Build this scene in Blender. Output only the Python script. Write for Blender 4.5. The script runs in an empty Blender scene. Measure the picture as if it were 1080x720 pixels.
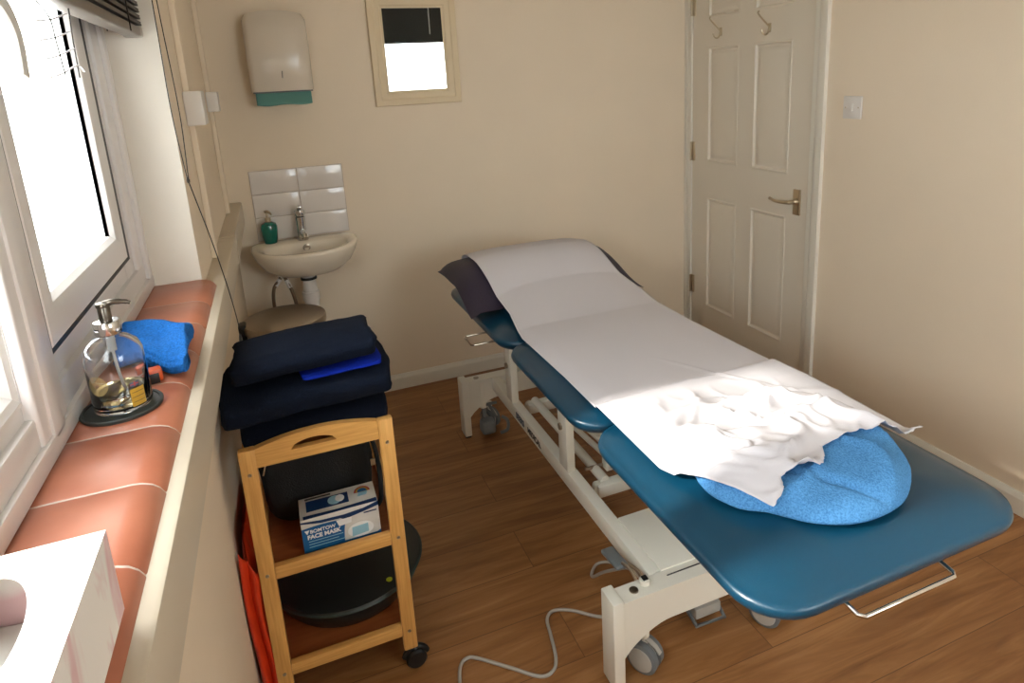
import bpy, bmesh, math, random
from mathutils import Vector, Matrix, noise
random.seed(7)
PI = math.pi
sc = bpy.context.scene
COL = sc.collection
W = 2.293            # room width
YF = -4.10           # wall behind the photographer
ZC = 2.42            # ceiling

# ------------------------------------------------------------------ materials
def lin(c):
    def f(v):
        v = v / 255.0
        return v / 12.92 if v <= 0.04045 else ((v + 0.055) / 1.055) ** 2.4
    return (f(c[0]), f(c[1]), f(c[2]), 1.0)

MATS = {}
def mat(name, rgb, rough=0.5, metal=0.0, spec=0.5, bump=0.0, bscale=60.0, var=0.0, vscale=4.0, **kw):
    if name in MATS: return MATS[name]
    m = bpy.data.materials.new(name); m.use_nodes = True
    nt = m.node_tree; b = nt.nodes['Principled BSDF']
    b.inputs['Base Color'].default_value = lin(rgb)
    b.inputs['Roughness'].default_value = rough
    b.inputs['Metallic'].default_value = metal
    b.inputs['Specular IOR Level'].default_value = spec
    for k, v in kw.items():
        b.inputs[k.replace('_', ' ')].default_value = v
    tc = nt.nodes.new('ShaderNodeTexCoord')
    if var > 0:
        n = nt.nodes.new('ShaderNodeTexNoise'); n.inputs['Scale'].default_value = vscale; n.inputs['Detail'].default_value = 4
        nt.links.new(tc.outputs['Object'], n.inputs['Vector'])
        r = nt.nodes.new('ShaderNodeValToRGB')
        c = lin(rgb)
        r.color_ramp.elements[0].position = .3; r.color_ramp.elements[1].position = .7
        r.color_ramp.elements[0].color = tuple(max(0, x * (1 - var)) for x in c[:3]) + (1,)
        r.color_ramp.elements[1].color = tuple(min(1, x * (1 + var)) for x in c[:3]) + (1,)
        nt.links.new(n.outputs['Fac'], r.inputs['Fac']); nt.links.new(r.outputs['Color'], b.inputs['Base Color'])
    if bump > 0:
        n = nt.nodes.new('ShaderNodeTexNoise'); n.inputs['Scale'].default_value = bscale; n.inputs['Detail'].default_value = 3
        nt.links.new(tc.outputs['Object'], n.inputs['Vector'])
        bp = nt.nodes.new('ShaderNodeBump'); bp.inputs['Strength'].default_value = bump; bp.inputs['Distance'].default_value = 0.004
        nt.links.new(n.outputs['Fac'], bp.inputs['Height']); nt.links.new(bp.outputs['Normal'], b.inputs['Normal'])
    MATS[name] = m
    return m

def floor_mat():
    m = bpy.data.materials.new('oak_laminate'); m.use_nodes = True; nt = m.node_tree; L = nt.links
    b = nt.nodes['Principled BSDF']; b.inputs['Roughness'].default_value = .42
    tc = nt.nodes.new('ShaderNodeTexCoord')
    br = nt.nodes.new('ShaderNodeTexBrick')
    br.offset = .37; br.inputs['Scale'].default_value = 1
    br.inputs['Brick Width'].default_value = 1.22; br.inputs['Row Height'].default_value = .178
    br.inputs['Mortar Size'].default_value = .0012; br.inputs['Mortar Smooth'].default_value = .2
    br.inputs['Color1'].default_value = (.15, .15, .15, 1); br.inputs['Color2'].default_value = (.85, .85, .85, 1)
    br.inputs['Mortar'].default_value = (0, 0, 0, 1)
    L.new(tc.outputs['Object'], br.inputs['Vector'])
    mp = nt.nodes.new('ShaderNodeMapping'); mp.inputs['Scale'].default_value = (1.3, 14, 1)
    L.new(tc.outputs['Object'], mp.inputs['Vector'])
    # shift the grain per plank
    add = nt.nodes.new('ShaderNodeVectorMath'); add.operation = 'ADD'
    sclr = nt.nodes.new('ShaderNodeVectorMath'); sclr.operation = 'SCALE'; sclr.inputs['Scale'].default_value = 7
    L.new(br.outputs['Color'], sclr.inputs[0]); L.new(mp.outputs['Vector'], add.inputs[0]); L.new(sclr.outputs['Vector'], add.inputs[1])
    n = nt.nodes.new('ShaderNodeTexNoise'); n.inputs['Scale'].default_value = 1.6; n.inputs['Detail'].default_value = 9; n.inputs['Roughness'].default_value = .62; n.inputs['Distortion'].default_value = .9
    L.new(add.outputs['Vector'], n.inputs['Vector'])
    r = nt.nodes.new('ShaderNodeValToRGB')
    r.color_ramp.elements[0].position = .22; r.color_ramp.elements[0].color = lin((112, 70, 37))
    r.color_ramp.elements[1].position = .80; r.color_ramp.elements[1].color = lin((190, 140, 90))
    e = r.color_ramp.elements.new(.5); e.color = lin((154, 104, 60))
    L.new(n.outputs['Fac'], r.inputs['Fac'])
    mx = nt.nodes.new('ShaderNodeMix'); mx.data_type = 'RGBA'; mx.blend_type = 'MULTIPLY'; mx.inputs['Factor'].default_value = .14
    L.new(r.outputs['Color'], mx.inputs['A']); L.new(br.outputs['Color'], mx.inputs['B'])
    m2 = nt.nodes.new('ShaderNodeMix'); m2.data_type = 'RGBA'; m2.blend_type = 'MIX'
    L.new(br.outputs['Fac'], m2.inputs['Factor']); L.new(mx.outputs['Result'], m2.inputs['A']); m2.inputs['B'].default_value = lin((104, 68, 40))
    L.new(m2.outputs['Result'], b.inputs['Base Color'])
    bp = nt.nodes.new('ShaderNodeBump'); bp.inputs['Strength'].default_value = .12; bp.inputs['Distance'].default_value = .002
    L.new(n.outputs['Fac'], bp.inputs['Height']); L.new(bp.outputs['Normal'], b.inputs['Normal'])
    return m

def bamboo_mat(name, vec, base=(222, 170, 98)):
    m = bpy.data.materials.new(name); m.use_nodes = True; nt = m.node_tree; L = nt.links
    b = nt.nodes['Principled BSDF']; b.inputs['Roughness'].default_value = .4
    tc = nt.nodes.new('ShaderNodeTexCoord'); mp = nt.nodes.new('ShaderNodeMapping'); mp.inputs['Scale'].default_value = vec
    L.new(tc.outputs['Object'], mp.inputs['Vector'])
    n = nt.nodes.new('ShaderNodeTexNoise'); n.inputs['Scale'].default_value = 3; n.inputs['Detail'].default_value = 6
    L.new(mp.outputs['Vector'], n.inputs['Vector'])
    r = nt.nodes.new('ShaderNodeValToRGB'); r.color_ramp.elements[0].position = .3; r.color_ramp.elements[1].position = .7
    c = lin(base)
    r.color_ramp.elements[0].color = (c[0] * .8, c[1] * .72, c[2] * .62, 1)
    r.color_ramp.elements[1].color = (c[0] * 1.05, c[1] * 1.05, c[2] * 1.05, 1)
    L.new(n.outputs['Fac'], r.inputs['Fac']); L.new(r.outputs['Color'], b.inputs['Base Color'])
    return m

def tile_mat():
    m = bpy.data.materials.new('quarry_tile'); m.use_nodes = True; nt = m.node_tree; L = nt.links
    b = nt.nodes['Principled BSDF']; b.inputs['Roughness'].default_value = .36; b.inputs['Specular IOR Level'].default_value = .8
    tc = nt.nodes.new('ShaderNodeTexCoord')
    n = nt.nodes.new('ShaderNodeTexNoise'); n.inputs['Scale'].default_value = 9; n.inputs['Detail'].default_value = 5
    L.new(tc.outputs['Object'], n.inputs['Vector'])
    r = nt.nodes.new('ShaderNodeValToRGB'); r.color_ramp.elements[0].position = .3; r.color_ramp.elements[1].position = .75
    r.color_ramp.elements[0].color = lin((164, 94, 68)); r.color_ramp.elements[1].color = lin((190, 118, 90))
    L.new(n.outputs['Fac'], r.inputs['Fac']); L.new(r.outputs['Color'], b.inputs['Base Color'])
    n2 = nt.nodes.new('ShaderNodeTexNoise'); n2.inputs['Scale'].default_value = 14; n2.inputs['Detail'].default_value = 2
    L.new(tc.outputs['Object'], n2.inputs['Vector'])
    bp = nt.nodes.new('ShaderNodeBump'); bp.inputs['Strength'].default_value = .12; bp.inputs['Distance'].default_value = .006
    L.new(n2.outputs['Fac'], bp.inputs['Height']); L.new(bp.outputs['Normal'], b.inputs['Normal'])
    return m

def frosted_mat():
    m = bpy.data.materials.new('obscured_glass'); m.use_nodes = True; nt = m.node_tree; L = nt.links
    nt.nodes.remove(nt.nodes['Principled BSDF']); out = nt.nodes['Material Output']
    t = nt.nodes.new('ShaderNodeBsdfTransparent'); t.inputs['Color'].default_value = (.96, .98, .98, 1)
    tr = nt.nodes.new('ShaderNodeBsdfTranslucent'); tr.inputs['Color'].default_value = (.9, .94, .95, 1)
    g = nt.nodes.new('ShaderNodeBsdfGlossy'); g.inputs['Roughness'].default_value = .08; g.inputs['Color'].default_value = (1, 1, 1, 1)
    a = nt.nodes.new('ShaderNodeMixShader'); a.inputs[0].default_value = .22
    L.new(t.outputs[0], a.inputs[1]); L.new(tr.outputs[0], a.inputs[2])
    c = nt.nodes.new('ShaderNodeMixShader'); c.inputs[0].default_value = .05
    L.new(a.outputs[0], c.inputs[1]); L.new(g.outputs[0], c.inputs[2]); L.new(c.outputs[0], out.inputs['Surface'])
    return m

def marble_mat():
    m = bpy.data.materials.new('pink_marble_card'); m.use_nodes = True; nt = m.node_tree; L = nt.links
    b = nt.nodes['Principled BSDF']; b.inputs['Roughness'].default_value = .45
    tc = nt.nodes.new('ShaderNodeTexCoord'); mp = nt.nodes.new('ShaderNodeMapping')
    mp.inputs['Rotation'].default_value = (.3, .2, .5); mp.inputs['Scale'].default_value = (5, 22, 7)
    L.new(tc.outputs['Object'], mp.inputs['Vector'])
    n = nt.nodes.new('ShaderNodeTexNoise'); n.inputs['Scale'].default_value = 1.4; n.inputs['Detail'].default_value = 3; n.inputs['Distortion'].default_value = .6
    L.new(mp.outputs['Vector'], n.inputs['Vector'])
    r = nt.nodes.new('ShaderNodeValToRGB'); r.color_ramp.elements[0].position = .40; r.color_ramp.elements[1].position = .52
    r.color_ramp.elements[0].color = lin((226, 190, 192)); r.color_ramp.elements[1].color = lin((240, 234, 228))
    L.new(n.outputs['Fac'], r.inputs['Fac']); L.new(r.outputs['Color'], b.inputs['Base Color'])
    return m

def cloth_mat(name, rgb, bump=.6, scale=420, rgb2=None):
    m = bpy.data.materials.new(name); m.use_nodes = True; nt = m.node_tree; L = nt.links
    b = nt.nodes['Principled BSDF']; b.inputs['Roughness'].default_value = .95; b.inputs['Specular IOR Level'].default_value = .15
    b.inputs['Sheen Weight'].default_value = .08; b.inputs['Sheen Roughness'].default_value = .6
    b.inputs['Sheen Tint'].default_value = lin(rgb)
    tc = nt.nodes.new('ShaderNodeTexCoord')
    n = nt.nodes.new('ShaderNodeTexNoise'); n.inputs['Scale'].default_value = scale; n.inputs['Detail'].default_value = 3
    L.new(tc.outputs['Object'], n.inputs['Vector'])
    r = nt.nodes.new('ShaderNodeValToRGB'); c = lin(rgb); c2 = lin(rgb2) if rgb2 else tuple(min(1, x * 1.35) for x in c[:3]) + (1,)
    r.color_ramp.elements[0].position = .32; r.color_ramp.elements[1].position = .68
    r.color_ramp.elements[0].color = tuple(x * .78 for x in c[:3]) + (1,); r.color_ramp.elements[1].color = c2
    L.new(n.outputs['Fac'], r.inputs['Fac']); L.new(r.outputs['Color'], b.inputs['Base Color'])
    bp = nt.nodes.new('ShaderNodeBump'); bp.inputs['Strength'].default_value = bump; bp.inputs['Distance'].default_value = .003
    L.new(n.outputs['Fac'], bp.inputs['Height']); L.new(bp.outputs['Normal'], b.inputs['Normal'])
    return m

M_wall = mat('cream_paint', (234, 217, 194), .75, bump=.08, bscale=130, var=.02, vscale=3)
M_ceil = mat('white_ceiling', (226, 218, 200), .85)
M_white = mat('white_gloss_paint', (232, 226, 214), .35, bump=.03, bscale=30)
M_door = mat('door_paint', (226, 216, 200), .4, bump=.04, bscale=60)
M_upvc = mat('white_upvc', (228, 224, 222), .28, bump=.02, bscale=20)
M_reveal = mat('reveal_plaster', (232, 224, 212), .8, bump=.06, bscale=80)
M_gasket = mat('rubber_gasket', (40, 42, 44), .5)
M_plastic = mat('white_plastic', (226, 220, 214), .3)
M_trunk = mat('cream_trunking', (204, 190, 170), .38)
M_ptile = mat('white_glazed_tile', (226, 218, 212), .12, bump=.05, bscale=8)
M_grout = mat('pale_grout', (206, 190, 178), .8)
M_ceramic = mat('white_ceramic', (232, 220, 202), .1)
M_chrome = mat('chrome', (215, 215, 215), .12, metal=1)
M_steel = mat('brushed_steel', (176, 164, 148), .3, metal=1)
M_black = mat('black_plastic', (22, 22, 22), .4)
M_blackfab = mat('black_fabric', (19, 21, 22), .85, bump=.3, bscale=300)
M_frame = mat('cream_powder_coat', (232, 226, 212), .35)
M_vinyl = mat('teal_vinyl', (7, 60, 84), .31, bump=.10, bscale=420, spec=.62)
M_paper = mat('white_paper', (206, 201, 206), .8, bump=.15, bscale=500)
M_pillow = mat('navy_wipe_clean', (44, 38, 58), .5, bump=.3, bscale=120)
M_navy = cloth_mat('navy_towelling', (13, 20, 34), .7, 380)
M_navy2 = cloth_mat('navy_towelling_dark', (11, 16, 29), .7, 380)
M_royal = cloth_mat('royal_blue_towelling', (8, 34, 140), .5, 380)
M_blue = cloth_mat('blue_towelling', (76, 138, 200), .7, 300, (96, 158, 214))
M_blue2 = cloth_mat('blue_facecloth', (34, 104, 182), 1.0, 260)
M_orange = mat('orange_nylon', (205, 54, 12), .5, bump=.15, bscale=40)
M_bam_v = bamboo_mat('bamboo_upright', (60, 60, 3)); M_bam_h = bamboo_mat('bamboo_rail', (3, 60, 60))
M_shelf = bamboo_mat('bamboo_shelf', (3, 30, 60), (150, 84, 44))
M_tile = tile_mat(); M_glass = frosted_mat(); M_marble = marble_mat(); M_floor = floor_mat()
M_mframe = mat('cream_mirror_frame', (222, 202, 168), .5, bump=.08, bscale=50)
M_mirror = mat('mirror_glass', (238, 238, 232), .015, metal=1)
M_blind = mat('dark_blind_slat', (62, 56, 52), .45)
M_blindb = mat('black_blind_slat', (14, 18, 18), .5)
M_rail = mat('grey_metal_rail', (112, 104, 96), .35, metal=.4)
M_cord = mat('dark_cord', (46, 40, 36), .8)
M_clear = mat('clear_cord', (232, 232, 240), .3)
M_teal = mat('teal_glass', (0, 104, 90), .12, Coat_Weight=.5)
M_aqua = mat('green_paper_towel', (92, 140, 132), .9, bump=.2, bscale=100)
M_slate = mat('black_slate', (44, 50, 48), .5, bump=.1, bscale=60)
M_grey = mat('grey_plastic', (112, 116, 118), .45)
M_lgrey = mat('light_grey_plastic', (178, 174, 166), .4)
M_cable = mat('grey_cable', (176, 168, 158), .5)
M_nickel = mat('satin_nickel', (196, 182, 158), .3, metal=1)
M_braid = mat('braided_steel', (128, 108, 88), .4, metal=.8, bump=.5, bscale=500)
M_boxblue = mat('print_blue', (12, 92, 150), .45); M_boxwhite = mat('print_white', (214, 210, 204), .5)
M_boxnavy = mat('print_navy', (10, 48, 92), .45); M_boxpale = mat('print_pale_blue', (150, 196, 214), .5)
M_inkw = mat('ink_white', (235, 235, 235), .5); M_inkk = mat('ink_dark', (44, 40, 36), .5); M_inkb = mat('ink_slate_blue', (70, 84, 104), .5)
M_red = mat('print_red', (176, 60, 54), .5); M_gold = mat('label_gold', (190, 150, 50), .35, metal=.3)
M_goldp = mat('label_pale_gold', (226, 200, 130), .4); M_green = mat('lime_plastic', (180, 200, 40), .4)
M_copper = mat('orange_foil', (206, 84, 30), .35)
M_tissue = mat('soft_tissue', (196, 192, 184), .9)
M_trans = mat('bottle_glass', (252, 252, 252), .0, Transmission_Weight=1.0, IOR=1.45)
M_liquid = mat('soap_liquid', (250, 236, 190), .0, Transmission_Weight=1.0, IOR=1.36)
M_tube = mat('frosted_tube', (225, 228, 228), .4, Transmission_Weight=.5)
M_concrete = mat('exterior_ground', (205, 203, 198), .9)

# ------------------------------------------------------------------ mesh builder
class MB:
    def __init__(s): s.v = []; s.f = []; s.m = []
    def add(s, vs, fs, mi=0):
        o = len(s.v); s.v += [Vector(v) for v in vs]
        for f in fs: s.f.append([i + o for i in f]); s.m.append(mi)
        return s
    def box(s, a, b, bev=0.0, seg=2, mi=0, rot=None, piv=None):
        bm = bmesh.new(); bmesh.ops.create_cube(bm, size=1)
        c = [(a[i] + b[i]) / 2 for i in range(3)]; d = [abs(b[i] - a[i]) for i in range(3)]
        for v in bm.verts: v.co = Vector((c[0] + v.co.x * d[0], c[1] + v.co.y * d[1], c[2] + v.co.z * d[2]))
        if bev > 0:
            bev = min(bev, min(d) * .49)
            bmesh.ops.bevel(bm, geom=list(bm.edges), offset=bev, segments=seg, profile=.5, affect='EDGES')
        if rot is not None:
            p = Vector(piv) if piv is not None else Vector(c)
            for v in bm.verts: v.co = rot @ (v.co - p) + p
        bm.verts.index_update()
        s.add([v.co.copy() for v in bm.verts], [[v.index for v in f.verts] for f in bm.faces], mi); bm.free(); return s
    def ring_stack(s, rings, cap0=True, cap1=True, mi=0, closed=True):
        n = len(rings[0]); vs = [p for r in rings for p in r]; fs = []
        for k in range(len(rings) - 1):
            for i in range(n if closed else n - 1):
                j = (i + 1) % n; fs.append([k * n + i, k * n + j, (k + 1) * n + j, (k + 1) * n + i])
        if cap0: fs.append(list(range(n))[::-1])
        if cap1: fs.append([(len(rings) - 1) * n + i for i in range(n)])
        return s.add(vs, fs, mi)
    def lathe(s, prof, c=(0, 0, 0), n=32, axis='z', mi=0, cap0=True, cap1=True):
        R = []
        for r, h in prof:
            ring = []
            for i in range(n):
                a = 2 * PI * i / n; x, y = r * math.cos(a), r * math.sin(a)
                p = {'z': (x, y, h), 'x': (h, x, y), 'y': (y, h, x)}[axis]
                ring.append((c[0] + p[0], c[1] + p[1], c[2] + p[2]))
            R.append(ring)
        return s.ring_stack(R, cap0, cap1, mi)
    def tube(s, pts, r, n=10, mi=0, smooth=0, closed=False):
        P = [Vector(p) for p in pts]
        if smooth: P = catmull(P, smooth, closed)
        rings = []; N = len(P)
        t0 = (P[1] - P[0]).normalized(); up = Vector((0, 0, 1)) if abs(t0.z) < .9 else Vector((1, 0, 0))
        nrm = t0.cross(up).normalized()
        for i, p in enumerate(P):
            a = P[(i - 1) % N] if (closed or i > 0) else P[0]
            b = P[(i + 1) % N] if (closed or i < N - 1) else P[-1]
            t = (b - a).normalized(); nrm = (nrm - t * nrm.dot(t)).normalized(); bi = t.cross(nrm)
            rr = r[i * len(r) // N] if isinstance(r, (list, tuple)) else r
            rings.append([p + nrm * math.cos(2 * PI * k / n) * rr + bi * math.sin(2 * PI * k / n) * rr for k in range(n)])
        if closed: rings.append(rings[0]); return s.ring_stack(rings, False, False, mi)
        return s.ring_stack(rings, True, True, mi)
    def prism(s, poly, a, b, axis='y', mi=0):
        def P(u, v, h): return {'x': (h, u, v), 'y': (u, h, v), 'z': (u, v, h)}[axis]
        return s.ring_stack([[P(u, v, a) for u, v in poly], [P(u, v, b) for u, v in poly]], True, True, mi)
    def grid(s, fn, nu, nv, mi=0, thick=0.0, flip=False):
        G = [[Vector(fn(i / nu, j / nv)) for j in range(nv + 1)] for i in range(nu + 1)]
        vs = [p for r in G for p in r]; n = nv + 1; fs = []
        for i in range(nu):
            for j in range(nv):
                q = [i * n + j, (i + 1) * n + j, (i + 1) * n + j + 1, i * n + j + 1]
                fs.append(q[::-1] if flip else q)
        if thick:
            o = len(vs); vs2 = [p - Vector((0, 0, thick)) for p in vs]; fs2 = [[k + o for k in f[::-1]] for f in fs]
            side = []
            bd = [(i * n, (i + 1) * n) for i in range(nu)] + [(nu * n + j, nu * n + j + 1) for j in range(nv)] + \
                 [((i + 1) * n + nv, i * n + nv) for i in reversed(range(nu))] + [(j + 1, j) for j in reversed(range(nv))]
            for a, b in bd: side.append([b, a, a + o, b + o])
            vs += vs2; fs = fs + fs2 + side
        return s.add(vs, fs, mi)
    def build(s, name, mats, parent=None, smooth=True, ang=38, subsurf=0, weld=False):
        me = bpy.data.meshes.new(name)
        off = parent_loc(parent)
        me.from_pydata([v - off for v in s.v], [], s.f)
        if not isinstance(mats, (list, tuple)): mats = [mats]
        for m in mats: me.materials.append(m)
        for p, mi in zip(me.polygons, s.m): p.material_index = mi
        bm = bmesh.new(); bm.from_mesh(me)
        if weld: bmesh.ops.remove_doubles(bm, verts=bm.verts, dist=1e-5)
        bmesh.ops.recalc_face_normals(bm, faces=bm.faces); bm.to_mesh(me); bm.free()
        if smooth:
            for p in me.polygons: p.use_smooth = True
            try: me.set_sharp_from_angle(angle=math.radians(ang))
            except Exception: pass
        o = bpy.data.objects.new(name, me); COL.objects.link(o)
        if parent is not None: o.parent = parent
        if subsurf:
            md = o.modifiers.new('s', 'SUBSURF'); md.levels = md.render_levels = subsurf
        return o

def parent_loc(p):
    v = Vector((0, 0, 0))
    while p is not None: v = v + Vector(p.location); p = p.parent
    return v

def catmull(P, k, closed=False):
    out = []; N = len(P)
    rng = range(N if closed else N - 1)
    for i in rng:
        p0 = P[(i - 1) % N] if (closed or i > 0) else P[0] * 2 - P[1]
        p1 = P[i]; p2 = P[(i + 1) % N]
        p3 = P[(i + 2) % N] if (closed or i < N - 2) else P[-1] * 2 - P[-2]
        for j in range(k):
            t = j / k
            out.append(.5 * ((2 * p1) + (p2 - p0) * t + (2 * p0 - 5 * p1 + 4 * p2 - p3) * t * t + (3 * p1 - p0 - 3 * p2 + p3) * t ** 3))
    if not closed: out.append(P[-1])
    return out

def tag(o, label=None, cat=None, group=None, kind=None):
    if label: o['label'] = label
    if cat: o['category'] = cat
    if group: o['group'] = group
    if kind: o['kind'] = kind
    return o
def thing(name, label, cat, loc, group=None):
    o = bpy.data.objects.new(name, None); COL.objects.link(o); o.location = loc; o.empty_display_size = .05
    return tag(o, label, cat, group)
def struct(o, label=None): o['kind'] = 'structure'; return o
def copy_tree(o, parent=None):
    c = o.copy(); COL.objects.link(c)
    if parent is not None: c.parent = parent
    for ch in list(o.children): copy_tree(ch, c)
    return c

def text(name, s, size, origin, xdir, ydir, m, parent, depth=.0006, bold=0.0, align='LEFT', squeeze=1.0):
    cu = bpy.data.curves.new(name, 'FONT'); cu.body = s; cu.size = size; cu.extrude = depth / 2; cu.offset = bold; cu.align_x = align
    t = bpy.data.objects.new(name, cu); COL.objects.link(t)
    dg = bpy.context.evaluated_depsgraph_get(); me = bpy.data.meshes.new_from_object(t.evaluated_get(dg))
    bpy.data.objects.remove(t)
    X = Vector(xdir).normalized(); Y = Vector(ydir).normalized(); Z = X.cross(Y); off = parent_loc(parent)
    for v in me.vertices: v.co = Vector(origin) + X * v.co.x * squeeze + Y * v.co.y + Z * (v.co.z) - off
    me.materials.clear(); me.materials.append(m)
    o = bpy.data.objects.new(name, me); COL.objects.link(o); o.parent = parent
    return o

def rrect(x0, x1, y0, y1, r, inset=0, n=8):
    """rounded rectangle outline, the same number of points at any inset"""
    x0 += inset; x1 -= inset; y0 += inset; y1 -= inset; r = max(r - inset * .6, .004)
    r = min(r, (x1 - x0) / 2 * .99, (y1 - y0) / 2 * .99)
    pts = []
    for (cx, cy, a0) in ((x1 - r, y1 - r, 0), (x0 + r, y1 - r, PI / 2), (x0 + r, y0 + r, PI), (x1 - r, y0 + r, 1.5 * PI)):
        for i in range(n + 1):
            a = a0 + PI / 2 * i / n; pts.append((cx + r * math.cos(a), cy + r * math.sin(a)))
    # subdivide the straight stretches so the surface can curve
    out = []
    for i, p in enumerate(pts):
        q = pts[(i + 1) % len(pts)]; out.append(p)
        if (i + 1) % (n + 1) == 0:
            for k in range(1, 8): out.append((p[0] + (q[0] - p[0]) * k / 8, p[1] + (q[1] - p[1]) * k / 8))
    return out

def sm(a, b, x):
    t = max(0, min(1, (x - a) / (b - a))); return t * t * (3 - 2 * t)

# ================================================================== ROOM SHELL
XR = -.1035          # plane of the window frame face
YR = -1.3235         # far side of the window reveal
ZS = 1.024           # sill top
WTOP = 2.12          # head of the window opening
YL = -3.95           # near side of the window opening
WT = .30             # wall thickness
struct(MB().box((-WT, YF - WT, -.1), (W + WT, WT, 0)).build('floor', M_floor, smooth=False))
struct(MB().box((-WT, YF - WT, ZC), (W + WT, WT, ZC + .1)).build('ceiling', M_ceil, smooth=False))
struct(MB().box((-WT, 0, 0), (W + WT, .2, ZC)).build('wall_back', M_wall, smooth=False))
b = MB()
b.box((-WT, YR, 0), (0, 0, ZC)).box((-WT, YF - WT, 0), (0, YL, ZC)).box((-WT, YL, 0), (0, YR, .985)).box((-WT, YL, WTOP), (0, YR, ZC))
struct(b.build('wall_left', M_wall, smooth=False))
# plaster reveals, a shade whiter than the wall
struct(MB().box((-.20, YR - .004, ZS - .02), (.0005, YR, WTOP), .0015).box((-.20, YL, WTOP - .004), (.0005, YR, WTOP)).build('trim_1', M_reveal, smooth=False))
# right wall with the door opening
DY0, DY1, DZ = -.026, -.935, 2.03
b = MB()
b.box((W, DY0, 0), (W + .2, 0, ZC)).box((W, YF - WT, 0), (W + .2, DY1, ZC)).box((W, DY1, DZ), (W + .2, DY0, ZC)).box((W + .11, DY1, 0), (W + .2, DY0, DZ))
struct(b.build('wall_right', M_wall, smooth=False))
# front wall (behind the photographer) with its window opening
FX0, FX1, FZ0, FZ1 = 1.02, 2.16, .98, 2.30
b = MB()
b.box((0, YF - WT, 0), (FX0, YF, ZC)).box((FX1, YF - WT, 0), (W, YF, ZC)).box((FX0, YF - WT, 0), (FX1, YF, FZ0)).box((FX0, YF - WT, FZ1), (FX1, YF, ZC))
struct(b.build('wall_front', M_wall, smooth=False))
# skirting boards
def skirt(name, poly, a, bb, axis):
    return struct(MB().prism(poly, a, bb, axis).build(name, M_white, smooth=False))
h = .075
skirt('baseboard_back', [(0, 0), (-.015, 0), (-.015, h - .018), (-.008, h), (0, h)], .0, W, 'x')
skirt('baseboard_right', [(W, 0), (W - .015, 0), (W - .015, h - .018), (W - .008, h), (W, h)], -.985, YF, 'y')
skirt('baseboard_left', [(0, 0), (.015, 0), (.015, h - .018), (.008, h), (0, h)], -.001, YF, 'y')
# ground outside
g = MB().box((-14, -12, -.55), (-WT - .02, 8, -.5)).build('ground', M_concrete, smooth=False); struct(g)

# ---- tiled sill
b = MB(); TL = .1473; nose = .031; y = YR - .0347 - TL
edges = [YR - .002]
yy = y
while yy > YL: edges.append(yy); yy -= TL
edges.append(YL)
g = .0018
for i in range(len(edges) - 1):
    y1, y0 = edges[i] - (g if i else 0), edges[i + 1] + g
    prof = [(XR - .03, ZS), (nose - .034, ZS), (nose - .024, ZS - .0016), (nose - .014, ZS - .0055), (nose - .0065, ZS - .012), (nose - .0015, ZS - .021), (nose, ZS - .030), (nose, ZS - .036), (nose - .004, ZS - .04), (-.001 if True else 0, ZS - .04), (XR - .03, ZS - .039)]
    r = lambda yv, d=0: [(px, yv, pz - d) for px, pz in prof]
    b.ring_stack([r(y1 - .0, .0008), r(y1 - .0015), r(y0 + .0015), r(y0, .0008)])
    if i == 0:
        pass
prof = [(XR - .03, ZS - .0008), (nose - .034, ZS - .0008), (nose - .0245, ZS - .0024), (nose - .0148, ZS - .0062), (nose - .0075, ZS - .0127), (nose - .0024, ZS - .0217), (nose - .0009, ZS - .030), (nose - .0009, ZS - .038), (XR - .03, ZS - .038)]
b.ring_stack([[(px, yv, pz) for px, pz in prof] for yv in (YR - .004, YL + .001)], mi=1)
struct(b.build('trim_2', [M_tile, M_grout], ang=50))

# ---- window on the left
win = thing('window_1', None, None, (XR, -2.6, ZS)); win['kind'] = 'structure'
XB = XR - .07
b = MB()
def frame_bar_y(b, y0, y1, z0, z1, face, back=XB, bev=.006, mi=0): b.box((back, y0, z0), (face, y1, z1), bev, 3, mi)
b.box((XB + .005, YR - .19, ZS), (XR - .016, YR - .0045, ZS + .10))
# outer frame: bottom bar with its stepped profile, far jamb, head, near jamb
b.box((XB, YL, ZS + .001), (XR + .004, YR, ZS + .028), .003).box((XB, YL, ZS + .02), (XR - .004, YR, ZS + .066), .004).box((XB, YL, ZS + .06), (XR - .014, YR, ZS + .098), .006, 3)
b.box((XB, YR - .040, ZS + .0262), (XR + .0028, YR - .0045, WTOP - .005), .002).box((XB, YR - .10, ZS + .03), (XR - .0052, YR - .03, WTOP - .005), .003)
b.box((XB, YR - .180, ZS + .05), (XR - .0122, YR - .09, WTOP - .005), .004)
b.box((XB, YL, WTOP - .09), (XR, YR, WTOP - .005), .005).box((XB, YL, ZS), (XR, YL + .08, WTOP - .005), .005)
b.build('window_frame', M_upvc, win)
mull_y = [(-2.155, -2.052), (-2.79, -2.70), (-3.36, -3.27)]
for (a, c) in mull_y:
    MB().box((XB, a, ZS + .02), (XR + .0, c, WTOP - .02), .006, 3).box((XB, a + .03, ZS + .02), (XR + .004, c - .03, WTOP - .02), .003).build('mullion', M_upvc, win)
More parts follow.
